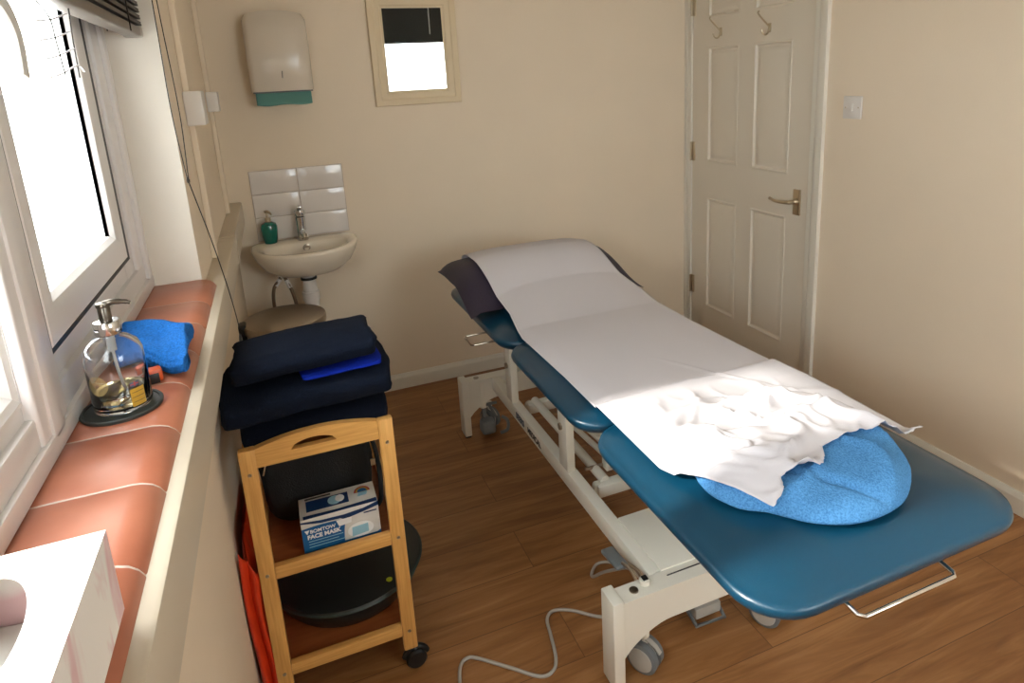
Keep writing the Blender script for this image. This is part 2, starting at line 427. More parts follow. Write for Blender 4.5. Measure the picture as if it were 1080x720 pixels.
# opening sash (right-hand one in view), mitred corners by overlapping bars
SY0, SY1, SZ0, SZ1 = -2.052, -1.522, 1.139, WTOP - .1
sw = .062; sf = XR + .0; xb2 = XR - .05
def mitred(b, y0, y1, z0, z1, w, f, bk, bev):
    """closed rectangular frame in a YZ plane with a chamfered profile"""
    prof = [(0, bk), (0, f - bev), (bev, f), (w - .022, f), (w - .008, f - .004), (w, f - .012), (w, bk)]
    rings = []
    for d, xx in prof: rings.append([(xx, y0 + d, z0 + d), (xx, y1 - d, z0 + d), (xx, y1 - d, z1 - d), (xx, y0 + d, z1 - d)])
    rings.append(rings[0]); b.ring_stack(rings, False, False)
sash = mitred
b = MB(); mitred(b, SY0, SY1, SZ0, SZ1, .060, sf, xb2, .004)
so = b.build('sash', M_upvc, win, ang=20)
# dark gasket between sash and frame
b = MB(); gp = .0055
for (y0, y1, z0, z1) in ((SY0 - gp, SY1 + gp, SZ0 - gp, SZ0 + .001), (SY1 - .001, SY1 + .021, SZ0 - gp, SZ1), (SY0 - gp, SY0 + .001, SZ0, SZ1)):
    b.box((xb2, y0, z0), (sf - .0015, y1, z1))
b.build('outer_gasket', M_gasket, win, smooth=False)
def pane(y0, y1, z0, z1, x, gw=.006):
    p = MB().box((x - .003, y0, z0), (x + .003, y1, z1)).build('window_glass', M_glass, win, smooth=False)
    q = MB()
    q.box((x + .003, y0, z0), (x + .010, y0 + gw, z1)).box((x + .003, y1 - gw, z0), (x + .010, y1, z1)).box((x + .003, y0, z0), (x + .008, y1, z0 + gw * .5))
    q.build('glazing_gasket', M_gasket, win, smooth=False)
pane(SY0 + .055, SY1 - .055, SZ0 + .055, SZ1 - .055, XR - .022, .005)
fixed = [(-2.70, -2.155), (-3.27, -2.79), (-3.87, -3.36)]
for (a, c) in fixed: pane(a - .005, c + .005, ZS + .09, WTOP - .085, XR - .03, .007)
# beads of the fixed panes
for (a, c) in fixed:
    b = MB(); mitred(b, a - .001, c + .001, ZS + .088, WTOP - .088, .02, XR - .012, XR - .04, .003); b.build('glazing_bead', M_upvc, win, ang=20)

# ---- window behind the photographer (seen in the wall mirror)
w2 = thing('window_2', None, None, ((FX0 + FX1) / 2, YF, FZ0)); w2['kind'] = 'structure'
b = MB(); yb = YF - .12
for (x0, x1, z0, z1) in ((FX0, FX1, FZ0, FZ0 + .06), (FX0, FX1, FZ1 - .06, FZ1), (FX0, FX0 + .06, FZ0, FZ1), (FX1 - .06, FX1, FZ0, FZ1)):
    b.box((x0, yb - .06, z0), (x1, yb, z1), .005)
b.build('window_frame', M_upvc, w2)
MB().box((FX0 + .05, yb - .033, FZ0 + .05), (FX1 - .05, yb - .027, FZ1 - .05)).build('window_glass', M_glass, w2, smooth=False)
b = MB().box((FX0, yb, FZ0 - .02), (FX1, YF + .03, FZ0), .006).build('window_sill', M_white, w2)

# ---- black blind of that window
bl = thing('venetian_blind', 'black venetian blind half lowered, seen only as the dark band reflected in the wall mirror', 'blind', (1.58, YF - .06, FZ1 - .03))
b = MB(); z = 1.90
while z < 2.222: b.box((FX0 + .03, YF - .085, z), (FX1 - .012, YF - .06, z + .0015), rot=Matrix.Rotation(math.radians(62), 3, 'X')); z += .0165
b.build('slats', M_blindb, bl, smooth=False)
MB().box((FX0 + .03, YF - .088, 1.872), (FX1 - .012, YF - .058, 1.892), .004).build('bottom_rail', M_blindb, bl)
MB().box((FX0 + .02, YF - .10, 2.225), (FX1 - .008, YF - .05, 2.272), .003).build('head_rail', M_rail, bl)
b = MB(); b.tube([(FX1 - .24, YF - .045, 2.23), (FX1 - .242, YF - .044, 1.96)], .003, 6); b.build('wand', M_clear, bl)

# ---- blind over the left window
bl = thing('venetian_blind', 'dark grey venetian blind pulled up above the frosted window on the left', 'blind', (-.045, -2.6, WTOP - .02))
zb = 1.585; bx = -.045; by0, by1 = -3.88, -1.335
MB().box((bx - .017, by0, zb), (bx + .017, by1 - .025, zb + .020), .005, 3).build('bottom_rail', M_rail, bl)
MB().box((bx - .018, by1 - .027, zb - .001), (bx + .018, by1, zb + .021), .004, 3).build('rail_end_cap', M_lgrey, bl)
b = MB(); z = zb + .024; k = 0
while z < zb + .14:
    b.box((bx - .019, by0 + .004, z), (bx + .019, by1 - .006 - .003 * (k % 2), z + .0035), rot=Matrix.Rotation(math.radians(12 if k % 2 else 4), 3, 'Y')); z += .0068; k += 1
while z < WTOP - .06:
    b.box((bx - .016, by0 + .004, z), (bx + .016, by1 - .006 - .004 * (k % 2), z + .0015), rot=Matrix.Rotation(math.radians(-66), 3, 'Y')); z += .014; k += 1
b.build('slats', M_blind, bl, smooth=False)
MB().box((bx - .022, by0, WTOP - .05), (bx + .022, by1, WTOP - .006), .003).build('head_rail', M_rail, bl)
for yl in (-1.50, -2.02, -2.6):
    b = MB()
    b.tube([(bx - .02, yl, zb + .0), (bx - .021, yl, WTOP - .05)], .0012, 5); b.tube([(bx + .02, yl, zb), (bx + .021, yl, WTOP - .05)], .0012, 5)
    b.build('ladder_cord', M_cord, bl)
b = MB()
b.tube([(bx - .004, -2.03, zb + .002), (bx + .003, -1.995, zb - .022), (bx, -1.972, zb - .05), (bx, -1.962, zb - .095)], .0009, 5, smooth=6).build('lift_cord', M_cord, bl); b = MB()
b.tube([(bx + .004, -1.885, zb + .01), (bx, -1.880, zb - .04), (bx - .006, -1.858, zb - .095)], .0011, 5, smooth=6)
b.build('lift_cord', M_cord, bl)
for k in range(4):
    zz = zb - .012 - .024 * k
    MB().tube([(bx - .02, -1.965 + .01 * k * .4, zz - .012), (bx - .012, -1.92, zz - .006), (bx - .002, -1.875, zz + .006)] + ([(bx, -1.85, zz - .002)] if k == 3 else []), .0012, 5, smooth=5).build('ladder_rung', M_clear, bl)
MB().box((bx - .012, -2.045, zb - .006), (bx + .012, -2.02, zb + .002), .002).build('cord_button', M_grey, bl)

# curved strap hanging inside the window
b = MB(); P = catmull([Vector(p) for p in ((-.062, -2.150, 1.590), (-.060, -2.105, 1.574), (-.060, -2.076, 1.553), (-.060, -2.066, 1.527), (-.060, -2.073, 1.488))], 8)
rings = []
for i, p in enumerate(P):
    a = P[max(0, i - 1)]; c = P[min(len(P) - 1, i + 1)]; t = (c - a).normalized(); n_ = Vector((1, 0, 0)); s_ = t.cross(n_).normalized() * .0105
    rings.append([p + s_ + n_ * .0015, p - s_ + n_ * .0015, p - s_ - n_ * .0015, p + s_ - n_ * .0015])
b.ring_stack(rings); o = b.build('window_strap', mat('translucent_strap', (226, 222, 216), .5, Transmission_Weight=.2))
tag(o, 'curved off-white plastic strap hanging below the blind over the frosted pane', 'strap')

# blind cord running along the reveal corner down to the trunking
t = thing('blind_cord', 'long dark blind cord knotted halfway and hanging past the end of the tiled sill', 'cord', (.02, -1.36, 1.3))
b = MB(); b.tube([(.004, -1.352, 1.76), (.004, -1.36, 1.60), (.006, -1.385, 1.42), (.020, -1.44, 1.277)], .0011, 6, smooth=6)
b.tube([(.009, -1.345, 1.76), (.014, -1.355, 1.60), (.022, -1.39, 1.42), (.022, -1.44, 1.277)], .0011, 6, smooth=6)
b.build('twin_cord', M_cord, t)
MB().lathe([(.0005, 1.270), (.003, 1.273), (.0032, 1.278), (.0005, 1.283)], (.021, -1.44, 0), 10).build('knot', M_cord, t)
MB().tube([(.021, -1.44, 1.276), (.040, -1.37, 1.12), (.052, -1.30, .975), (.054, -1.22, .86), (.052, -1.20, .825)], .0012, 6, smooth=8).build('single_cord', M_cord, t)
MB().lathe([(.002, .800), (.005, .803), (.0035, .82), (.0012, .83)], (.052, -1.20, 0), 10).build('tassel', M_grey, t)

# ---- dado trunking on the left wall
TX, TZ1, TZ0 = .0484, 1.0033, .909
t = thing('cable_trunking', 'long white plastic cable trunking running along the wall under the tiled sill', 'trunking', (0, -2, TZ0))
def trk(y0, y1, dx=0):
    r = .006
    return [[(0.0005, yv, TZ0), (TX - r, yv, TZ0), (TX, yv, TZ0 + r), (TX, yv, TZ1 - r), (TX - r * .3, yv, TZ1 - r * .3), (TX - r, yv, TZ1), (.0005, yv, TZ1)] for yv in (y0, y1)]
MB().ring_stack(trk(-.002, -.79)).build('trunking_section', M_trunk, t)
MB().ring_stack(trk(-.793, -2.9)).build('trunking_section', M_trunk, t)
MB().ring_stack(trk(-2.903, YF + .002)).build('trunking_section', M_trunk, t)
MB().box((.0005, -.70, TZ0 - .002), (TX + .0025, -.735, TZ1 + .0025), .002).build('joint_cover', M_trunk, t)
# vertical conduits with boxes
def conduit(x, y, ztop, zbot, bz0, bz1, bw, lab):
    t = thing('wall_conduit', lab, 'conduit', (0, y, zbot))
    MB().box((.0005, y - .012, zbot), (.016, y + .012, ztop), .002).build('conduit', M_wall, t)
    MB().box((.0005, y - .045, bz0), (bw, y + .045, bz1), .004).build('junction_box', M_plastic, t)
conduit(0, -1.02, ZC, TZ1 + .003, 1.377, 1.467, .046, 'white junction box on a painted conduit, the one nearer the window reveal')
conduit(0, -.27, ZC, TZ1 + .003, 1.393, 1.465, .040, 'white junction box on a painted conduit in the corner beside the towel dispenser')

# ---- door
door = thing('door_1', None, None, (W, -.48, 0)); door['kind'] = 'structure'
b = MB()  # lining and architrave
b.box((W - .004, DY0, 0), (W + .10, -.061, DZ), .002).box((W - .004, DY1, 0), (W + .10, -.905, DZ), .002).box((W - .004, DY1, 1.995), (W + .10, DY0, DZ), .002)
b.build('door_lining', M_white, door)
b = MB()
b.prism([(W - .018, -.982), (W - .018, -.955), (W - .012, -.936), (W - .002, -.928), (W + .001, -.928), (W + .001, -.982)], 0, 2.08, 'z')
b.box((W - .016, -.982, 2.03), (W, -.001, 2.09), .004)
b.prism([(W - .006, -.001), (W - .006, -.024), (W + .001, -.024), (W + .001, -.001)], 0, 2.08, 'z')
b.build('architrave', M_white, door)
# slab face with six moulded panels
ys = [-.064, -.192, -.430, -.536, -.776, -.902]      # outer edges of the panel moulding
zs = [.004, .185, .795, .985, 1.560, 1.700, 1.900, 1.990]
FX = W + .004
b = MB()
def P(yv, zv, d=0): return (FX + d, yv, zv)
for i in range(5):
    for j in range(7):
        y0, y1, z0, z1 = ys[i], ys[i + 1], zs[j], zs[j + 1]
        if i in (1, 3) and j in (1, 3, 5):
            rings = []
            for ins, d in ((0, 0), (.004, -.0025), (.009, -.0015), (.014, .007), (.021, .009), (.040, .003), (.046, .002)):
                rings.append([P(y0 - ins, z0 + ins, d), P(y1 + ins, z0 + ins, d), P(y1 + ins, z1 - ins, d), P(y0 - ins, z1 - ins, d)])
            b.ring_stack(rings, False, True)
        else: b.add([P(y0, z0), P(y1, z0), P(y1, z1), P(y0, z1)], [[0, 1, 2, 3]])
b.box((FX + .010, -.902, .004), (FX + .04, -.064, 1.99))
for (ya, yb_) in ((-.064, -.0641), (-.902, -.9019)):
    b.add([P(ya, .004), P(ya, 1.99), P(ya, 1.99, .011), P(ya, .004, .011)], [[0, 1, 2, 3]])
slab = b.build('door_slab', M_door, door, ang=18, weld=True)
for z0 in (.237, .98, 1.721):
    hb = MB().tube([(W - .006, -.0625, z0), (W - .006, -.0625, z0 + .10)], .005, 10)
    hb.box((W - .001, -.0615, z0), (W + .0045, -.088, z0 + .10), .001)
    for k in range(3): hb.lathe([(.0035, -.0), (.003, -.0015), (.0005, -.002)], (W + .003, -.077, z0 + .018 + k * .032), 8, 'x')
    hb.build('hinge', M_nickel, door)
hd = MB().box((W - .004, -.822, .812), (W + .006, -.862, .925), .002).build('handle_plate', M_nickel, door)
hd = MB().tube([(W + .0, -.842, .872), (W - .035, -.842, .872), (W - .045, -.832, .872), (W - .047, -.80, .870), (W - .046, -.76, .868), (W - .044, -.735, .872), (W - .046, -.722, .876)], [.009, .009, .0085, .008, .007, .007, .0075], 10, smooth=5).build('lever_handle', M_nickel, door)
MB().lathe([(.016, .002), (.016, -.006), (.011, -.012), (.009, -.02)], (W - .004, -.842, .872), 16, 'x').build('lever_rose', M_nickel, door)
MB().box((W - .0005, -.9015, .85), (W + .0035, -.9035, .905)).build('latch_plate', M_nickel, door)
# coat hooks on the door
def hook(y, z, lab):
    t = thing('coat_hook', lab, 'hook', (FX, y, z), 'coat hooks on the door')
    MB().box((FX - .003, y - .011, z - .005), (FX, y + .009, z + .035), .003).build('hook_plate', M_nickel, t)
    MB().tube([(FX - .004, y, z + .020), (FX - .022, y + .006, z + .040), (FX - .048, y + .012, z + .068), (FX - .056, y + .013, z + .079), (FX - .050, y + .013, z + .086)], .0038, 8, smooth=5).build('upper_prong', M_nickel, t)
    MB().tube([(FX - .004, y, z + .016), (FX - .010, y, z - .006), (FX - .024, y, z - .014), (FX - .038, y + .002, z - .006), (FX - .042, y + .003, z + .008)], .0038, 8, smooth=5).build('lower_prong', M_nickel, t)
hook(-.290, 1.612, 'silver double coat hook on the door, the one nearer the hinges')
hook(-.632, 1.602, 'silver double coat hook on the door, the one nearer the handle side')
# light switch
t = thing('light_switch', 'white square light switch on the wall beside the door', 'switch', (W, -1.117, 1.283))
MB().box((W - .009, -1.160, 1.240), (W - .0005, -1.074, 1.326), .003).build('switch_plate', M_plastic, t)
MB().box((W - .013, -1.124, 1.268), (W - .008, -1.110, 1.298), .002, rot=Matrix.Rotation(math.radians(8), 3, 'Y')).build('rocker', M_plastic, t)
for yv in (-1.087, -1.147): MB().lathe([(.003, -.0), (.003, -.0012)], (W - .009, yv, 1.283), 10, 'x').build('screw', M_nickel, t)

# ================================================================== BACK WALL
# paper towel dispenser
t = thing('towel_dispenser', 'white wall-mounted paper towel dispenser with green towels sticking out below', 'towel dispenser', (.275, 0, 1.45))
def disp(s_):   # section at height fraction s_
    w = .121 - .0 * s_; out = []
    d = .105 + .018 * math.sin(PI * min(1, s_ * 1.05 + .05)) - .03 * sm(.86, 1, s_)
    w2 = w - .012 * sm(.93, 1, s_)
    z = 1.455 + .300 * s_
    pts = [(-w2, -.0002), (-w2, -d + .032), (-w2 + .006, -d + .014), (-w2 + .022, -d + .004), (-w2 * .5, -d - .002), (0, -d - .004), (w2 * .5, -d - .002), (w2 - .022, -d + .004), (w2 - .006, -d + .014), (w2, -d + .032), (w2, -.0002)]
    arch = lambda u: z + (.018 * (1 - (u / w) ** 2)) * sm(.8, 1, s_)
    return [(.275 + u, v, arch(u)) for u, v in pts]
MB().ring_stack([disp(k / 16) for k in range(17)]).build('cover', mat('dispenser_plastic', (216, 204, 188), .22), t, ang=50)
b = MB().box((.160, -.098, 1.449), (.392, -.004, 1.456), .003); b.build('bottom_lip', M_grey, t)
MB().box((.2775, -.1275, 1.506), (.2805, -.1245, 1.534), .001, rot=Matrix.Rotation(math.radians(4), 3, 'Y')).build('viewing_slot', M_black, t)
b = MB()
def tw(u, v):
    x = .168 + .215 * u; z = 1.462 - .060 * v - .004 * math.sin(u * PI) * v - .003 * v * math.sin(u * 9)
    return (x, -.085 - .012 * v - .004 * math.sin(u * 6 + v * 2), z)
b.grid(tw, 24, 8); b.grid(lambda u, v: (tw(u, v)[0], tw(u, v)[1] + .004 + .008 * v, tw(u, v)[2]), 24, 8, flip=True)
o = b.build('folded_towels', M_aqua, t); md = o.modifiers.new('th', 'SOLIDIFY'); md.thickness = .0015

# wall mirror
t = thing('wall_mirror', 'rectangular wall mirror in a cream wooden frame on the back wall', 'mirror', (.855, 0, 1.36))
x0, x1, z0, z1 = .655, 1.050, 1.364, 1.848; b = MB(); rings = []
for d, yv in ((0, -.001), (0, -.014), (.003, -.018), (.026, -.020), (.032, -.016), (.052, -.013), (.058, -.009), (.066, -.008), (.066, -.001)):
    rings.append([(x0 + d, yv, z0 + d), (x1 - d, yv, z0 + d), (x1 - d, yv, z1 - d), (x0 + d, yv, z1 - d)])
b.ring_stack(rings, False, False); b.build('frame', M_mframe, t, ang=15)
fx, fz = .060, .047
MB().box((x0 + .060, -.0075, z0 + .045), (x1 - .056, -.003, z1 - .050)).build('mirror_glass', M_mirror, t, smooth=False)

# tiled splashback
t = thing('tile_splashback', 'white glazed tile splashback, two tiles wide, above the basin', 'tiles', (.285, 0, .83))
MB().box((.091, -.005, .822), (.477, -.0008, 1.129)).build('grout', M_grout, t, smooth=False)
for i in range(2):
    for j in range(3):
        xx = .0925 + i * .192; zz = .825 + j * .1015
        MB().box((xx, -.0095, zz), (xx + .190, -.002, zz + .0995), .0035, 3).build('tile', M_ptile, t)

# basin
t = thing('wall_basin', 'white ceramic wall-hung basin below the tiled splashback', 'basin', (.277, 0, .70))
def oval(cx, cy, rx, rf, rb, z, n=56, p=2.3, pb=3.4):
    out = []
    for i in range(n):
        a = 2 * PI * i / n; c_, s_ = math.cos(a), math.sin(a); q = p if s_ < 0 else pb
        x = rx * math.copysign(abs(c_) ** (2 / q), c_); y = (rf if s_ < 0 else rb) * math.copysign(abs(s_) ** (2 / q), s_)
        out.append((cx + x, min(cy + y, -.0008), z))
    return out
cx = .277
R = [oval(cx, -.10, .06, .06, .099, .688), oval(cx, -.10, .10, .11, .099, .690), oval(cx, -.10, .145, .170, .099, .706), oval(cx, -.10, .185, .213, .099, .738), oval(cx, -.10, .208, .238, .099, .778),
     oval(cx, -.10, .217, .248, .099, .806), oval(cx, -.10, .217, .248, .099, .814), oval(cx, -.10, .211, .243, .097, .8195), oval(cx, -.10, .203, .236, .095, .8205),
     oval(cx, -.18, .176, .140, .082, .8195), oval(cx, -.18, .168, .134, .076, .812), oval(cx, -.18, .150, .118, .064, .772), oval(cx, -.18, .115, .088, .05, .735), oval(cx, -.18, .06, .05, .035, .718), oval(cx, -.18, .02, .02, .02, .715)]
MB().ring_stack(R).build('bowl', M_ceramic, t, ang=60)
MB().lathe([(.016, -.0), (.016, -.003), (.011, -.004), (.009, -.001)], (cx + .004, -.109, .793), 20, 'y').build('overflow_ring', M_steel, t)
MB().lathe([(.020, .7165), (.020, .7185), (.014, .7195), (.012, .717)], (cx, -.18, 0), 20).build('drain', M_chrome, t)
MB().lathe([(.026, .640), (.026, .672), (.032, .676), (.034, .690)], (cx - .005, -.12, 0), 24).build('waste_fitting', M_plastic, t)
MB().lathe([(.0275, .655), (.0275, .666), (.034, .668), (.034, .656)], (cx - .005, -.12, 0), 24).build('rubber_seal', M_black, t)
b = MB().lathe([(.030, .45), (.031, .56), (.036, .562), (.036, .60), (.031, .603), (.027, .645), (.022, .650)], (cx - .005, -.12, 0), 24)
b.tube([(cx - .005, -.12, .46), (cx - .005, -.118, .43), (cx - .005, -.09, .41), (cx - .005, -.04, .41), (cx - .005, -.002, .41)], .020, 14, smooth=5)
b.build('bottle_trap', M_plastic, t)
for k, pts in enumerate(([(.165, -.10, .69), (.155, -.12, .672), (.128, -.13, .64), (.118, -.125, .58), (.120, -.10, .50), (.120, -.03, .46), (.12, -.002, .46)], [(.170, -.10, .69), (.180, -.12, .665), (.196, -.13, .62), (.206, -.125, .56), (.205, -.1, .50), (.205, -.03, .46), (.205, -.002, .46)])):
    MB().tube(pts, .0075, 12, smooth=6).build('supply_hose', M_braid, t)
    p0 = Vector(pts[1]); p1 = Vector(pts[2]); MB().tube([p0, p0 + (p1 - p0) * .75], .0095, 10).build('hose_collar', M_plastic, t)
MB().lathe([(.014, .676), (.014, .694)], (.166, -.105, 0), 12).build('hose_bracket', M_black, t)

# mixer tap
t = thing('basin_tap', 'chrome single-lever mixer tap on the basin', 'tap', (.272, -.062, .82))
MB().lathe([(.024, .8205), (.024, .827), (.0205, .831), (.0195, .88), (.021, .915), (.021, .922), (.010, .926)], (.272, -.062, 0), 24).build('body', M_chrome, t)
MB().tube([(.274, -.066, .848), (.277, -.105, .862), (.281, -.150, .858), (.282, -.166, .846)], [.015, .014, .013, .011], 14, smooth=5).build('spout', M_chrome, t)
b = MB().lathe([(.0195, .926), (.0225, .935), (.021, .950), (.010, .957)], (.272, -.060, 0), 20)
b.box((.262, -.110, .945), (.282, -.045, .954), .003, rot=Matrix.Rotation(math.radians(-24), 3, 'X'), piv=(.272, -.05, .95)); b.build('lever', M_chrome, t)

# soap pump on the basin
t = thing('soap_dispenser', 'small teal soap pump bottle standing on the basin', 'soap dispenser', (.142, -.052, .82))
MB().lathe([(.022, .8208), (.026, .823), (.030, .840), (.0335, .875), (.034, .895), (.030, .907), (.017, .914), (.012, .916)], (.142, -.055, 0), 28).build('bottle', M_teal, t)
MB().lathe([(.0125, .915), (.0125, .932), (.006, .934), (.005, .952)], (.142, -.055, 0), 20).build('pump_collar', M_nickel, t)
MB().tube([(.136, -.048, .957), (.146, -.062, .959), (.156, -.080, .953), (.159, -.086, .947)], [.0065, .005, .004, .003], 10, smooth=4).build('pump_nozzle', M_nickel, t)

# pedal bin
t = thing('pedal_bin', 'tall round steel pedal bin under the basin behind the towels', 'bin', (.157, -.53, 0))
c = (.157, -.530, 0)
MB().lathe([(.135, .015), (.143, .02), (.143, .60), (.145, .606)], c, 48).build('body', mat('bin_body', (196, 188, 172), .35, metal=.6), t)
MB().lathe([(.139, .0), (.141, .016), (.135, .018)], c, 40).build('base_ring', M_black, t)
MB().lathe([(.1475, .606), (.149, .612), (.149, .628), (.146, .635), (.138, .638), (.06, .642), (.0005, .643)], c, 48, cap0=True).build('lid', M_steel, t)
MB().box((-.0, -.585, .585), (.030, -.525, .645), .010, 3, rot=Matrix.Rotation(math.radians(-10), 3, 'Y')).build('hinge_housing', M_black, t)
MB().box((.30, -.55, .012), (.345, -.51, .022), .004).build('pedal', M_black, t)

# ================================================================== COUCH
XL, XRt = .806, 1.446; ZB, ZT = .578, .642
def cushion(b, x0, x1, y0, y1, zb, zt, rc, dome=.006, tilt=0.0, ypiv=0):
    hgt = zt - zb
    prof = [(.26, zb), (.10, zb), (.030, zb + .001), (.012, zb + .007), (.003, zb + .018), (0, zb + hgt * .45), (.003, zb + hgt * .60), (.010, zt - .0245), (.022, zt - .0185), (.038, zt - .0125), (.058, zt - .0070), (.082, zt - .0028), (.115, zt + dome * .3), (.17, zt + dome), (.26, zt + dome * 1.1)]
    rings = []
    for ins, z in prof:
        ins = min(ins, min(x1 - x0, y1 - y0) / 2 - .01)
        rings.append([(x, y, z + tilt * (y - ypiv)) for x, y in rrect(x0, x1, y0, y1, rc, ins)])
    b.ring_stack(rings)
YH0, YH1, YM0, YF0 = -.385, -1.152, -1.740, -2.388
t = couch = thing('treatment_couch', 'blue three-section treatment couch on a white wheeled steel frame', 'treatment couch', (1.12, -1.25, 0))
b = MB(); cushion(b, XL + .004, XRt - .004, YH1 + .002, YH0, ZB - .004, ZT - .004, .10, tilt=-.018, ypiv=YH1); b.build('head_cushion', M_vinyl, t, ang=70)
b = MB(); cushion(b, XL, XRt, YM0 + .002, YH1 - .002, ZB, ZT, .085); b.build('middle_cushion', M_vinyl, t, ang=70)
b = MB(); cushion(b, XL, XRt, YF0, YM0 - .002, ZB, ZT, .10, dome=.008); b.build('foot_cushion', M_vinyl, t, ang=70)
# steel base
LX, RX = .787, 1.372     # outer faces of the feet
rl, rr = .918, 1.262     # rails
FYf, FYb = -1.880, -.585
ZR = .250
for nm, yv in (('front', FYf), ('back', FYb)):
    for xa in (LX, RX - .030):
        MB().box((xa, yv - .030, .008), (xa + .030, yv + .034, .258), .004, 2).box((xa + .003, yv - .027, 0), (xa + .027, yv + .031, .010), .003, mi=1).build('foot', [M_frame, M_black], t)
    # cross beam with arches beside the feet
    xa, xb_ = LX + .030, RX - .030
    poly = [(xa, ZR), (xb_, ZR), (xb_, .10)]
    for k in range(9): a = PI / 2 * k / 8; poly.append((xb_ - .105 * math.sin(a) * 1.15, .10 + .058 * (1 - math.cos(a)) * 1.0 + .0))
    poly = [(xa, ZR), (xb_, ZR), (xb_, .092)]
    for k in range(1, 9): u = k / 8; poly.append((xb_ - .135 * u, .092 + .068 * math.sin(u * PI / 2) ** .8))
    for k in range(8, 0, -1): u = k / 8; poly.append((xa + .135 * u, .092 + .068 * math.sin(u * PI / 2) ** .8))
    poly.append((xa, .092))
    MB().prism(poly, yv - .026, yv + .026, 'y').build('cross_beam', M_frame, t)
    MB().lathe([(.011, ZR), (.011, ZR + .003), (.005, ZR + .004)], (LX + .072, yv + .0, 0), 16).build('beam_bolt', M_steel, t)
for xa in (rl, rr - .03):
    MB().box((xa, FYf + .03, .196), (xa + .036, FYb - .03, ZR + .001), .004).build('side_rail', M_frame, t)
# motor cover plate
b = MB().box((rl + .034, FYf + .026, ZR - .045), (rr - .03, -1.632, ZR + .004), .003); b.build('cover_plate', M_frame, t)
MB().box((.957, FYf + .006, ZR - .001), (1.2, FYf + .0085, ZR + .0016)).build('plate_seam', M_gasket, t)
# posts carrying the seat sections
for yv in (-.868, -1.372):
    for xa in (rl, rr - .026):
        MB().box((xa, yv, ZR), (xa + .028, yv + .062, .53), .003).build('post', M_frame, t)
        MB().lathe([(.011, 0), (.011, -.007), (.006, -.009)], (xa, yv + .036, .395), 14, 'x').build('pivot_bolt', M_steel, t)
b = MB()
b.box((rl - .002, -1.70, .525), (rl + .032, -.45, .562), .003).box((rr - .03, -1.70, .525), (rr + .004, -.45, .562), .003)
b.box((rl, -1.16, .53), (rr, -1.13, .56), .003).box((rl, -1.76, .53), (rr, -1.73, .56), .003).box((rl, -.52, .53), (rr, -.49, .56), .003)
b.box((rl, -2.25, .535), (rl + .03, -1.74, .565), .003).box((rr - .03, -2.25, .535), (rr, -1.74, .565), .003)
for yv in (-2.2, -1.9, -1.5, -1.3, -.95, -.65): b.box((rl, yv, .552), (rr, yv + .03, .580), .002)
b.build('upper_frame', M_frame, t)
# lifting linkage between the rails
for xa in (1.035, 1.150):
    MB().tube([(xa, -.80, .205), (xa, -1.40, .205)], .016, 14).build('lifting_tube', M_frame, t)
b = MB()
b.lathe([(.0005, -.785), (.017, -.79), (.019, -.805), (.010, -.815)], (1.012, 0, .19), 14, 'y').build('tube_knob', M_frame, t); b = MB().lathe([(.0005, -1.415), (.017, -1.41), (.019, -1.395), (.010, -1.38)], (1.008, 0, .19), 14, 'y')
b.build('tube_knob', M_frame, t)
MB().box((1.0, -1.425, .165), (1.19, -1.385, .205), .004).build('linkage_plate', M_frame, t)
MB().box((1.0, -.83, .165), (1.19, -.79, .205), .004).build('linkage_plate', M_frame, t)
for xa in (1.085, 1.12):
    MB().tube([(xa, -.95, .20), (xa, -1.38, .235), (xa, -1.62, .24)], .010, 12).build('actuator_rod', M_frame, t)
MB().tube([(1.0, -1.33, .215), (1.235, -1.33, .215)], .006, 10).build('linkage_pin', M_steel, t)
MB().box((1.062, -1.36, .205), (1.09, -1.325, .40), .003).build('linkage_arm', M_frame, t)
# casters
def caster(x, y, ang, r=.042):
    rot = Matrix.Rotation(ang, 3, 'Z'); root = MB(); c0 = Vector((x, y, r))
    w = MB()
    def lat(prof, mb, mi=0):
        n = 26; R = []
        for rad, hh in prof: R.append([c0 + rot @ Vector((hh, rad * math.cos(2 * PI * i / n), rad * math.sin(2 * PI * i / n))) for i in range(n)])
        mb.ring_stack(R, True, True, mi)
    for s_ in (-1, 1):
        lat([(r - .006, s_ * .004), (r, s_ * .007), (r, s_ * .022), (r - .004, s_ * .025)], w, 0)
        lat([(r - .009, s_ * .024), (r - .011, s_ * .027), (r * .35, s_ * .0285), (.0005, s_ * .029)], w, 1)
    lat([(r - .010, -.005), (r - .010, .005)], w, 1)
    o = w.build('caster', [M_grey, M_lgrey], t)
    v = MB().lathe([(.007, r), (.007, r + .055), (.012, r + .056), (.012, r + .075)], (x, y, 0), 12); v.build('caster_stem', M_frame, o)
    h_ = MB(); 
    pts = []
    for k in range(7): a = math.radians(20 + 22 * k); pts.append(c0 + rot @ Vector((0, (r + .004) * math.cos(a), (r + .004) * math.sin(a))))
    rings = [[p + rot @ Vector((-.006, 0, 0)), p + rot @ Vector((.006, 0, 0)), p + rot @ Vector((.006, 0, 0)) + (p - c0).normalized() * .004, p + rot @ Vector((-.006, 0, 0)) + (p - c0).normalized() * .004] for p in pts]
    h_.ring_stack(rings); h_.build('caster_hood', M_lgrey, o)
    return o
caster(.893, -1.870, .55); caster(1.262, -1.885, .5)
caster(.915, -.560, .4); caster(1.29, -.60, 0)
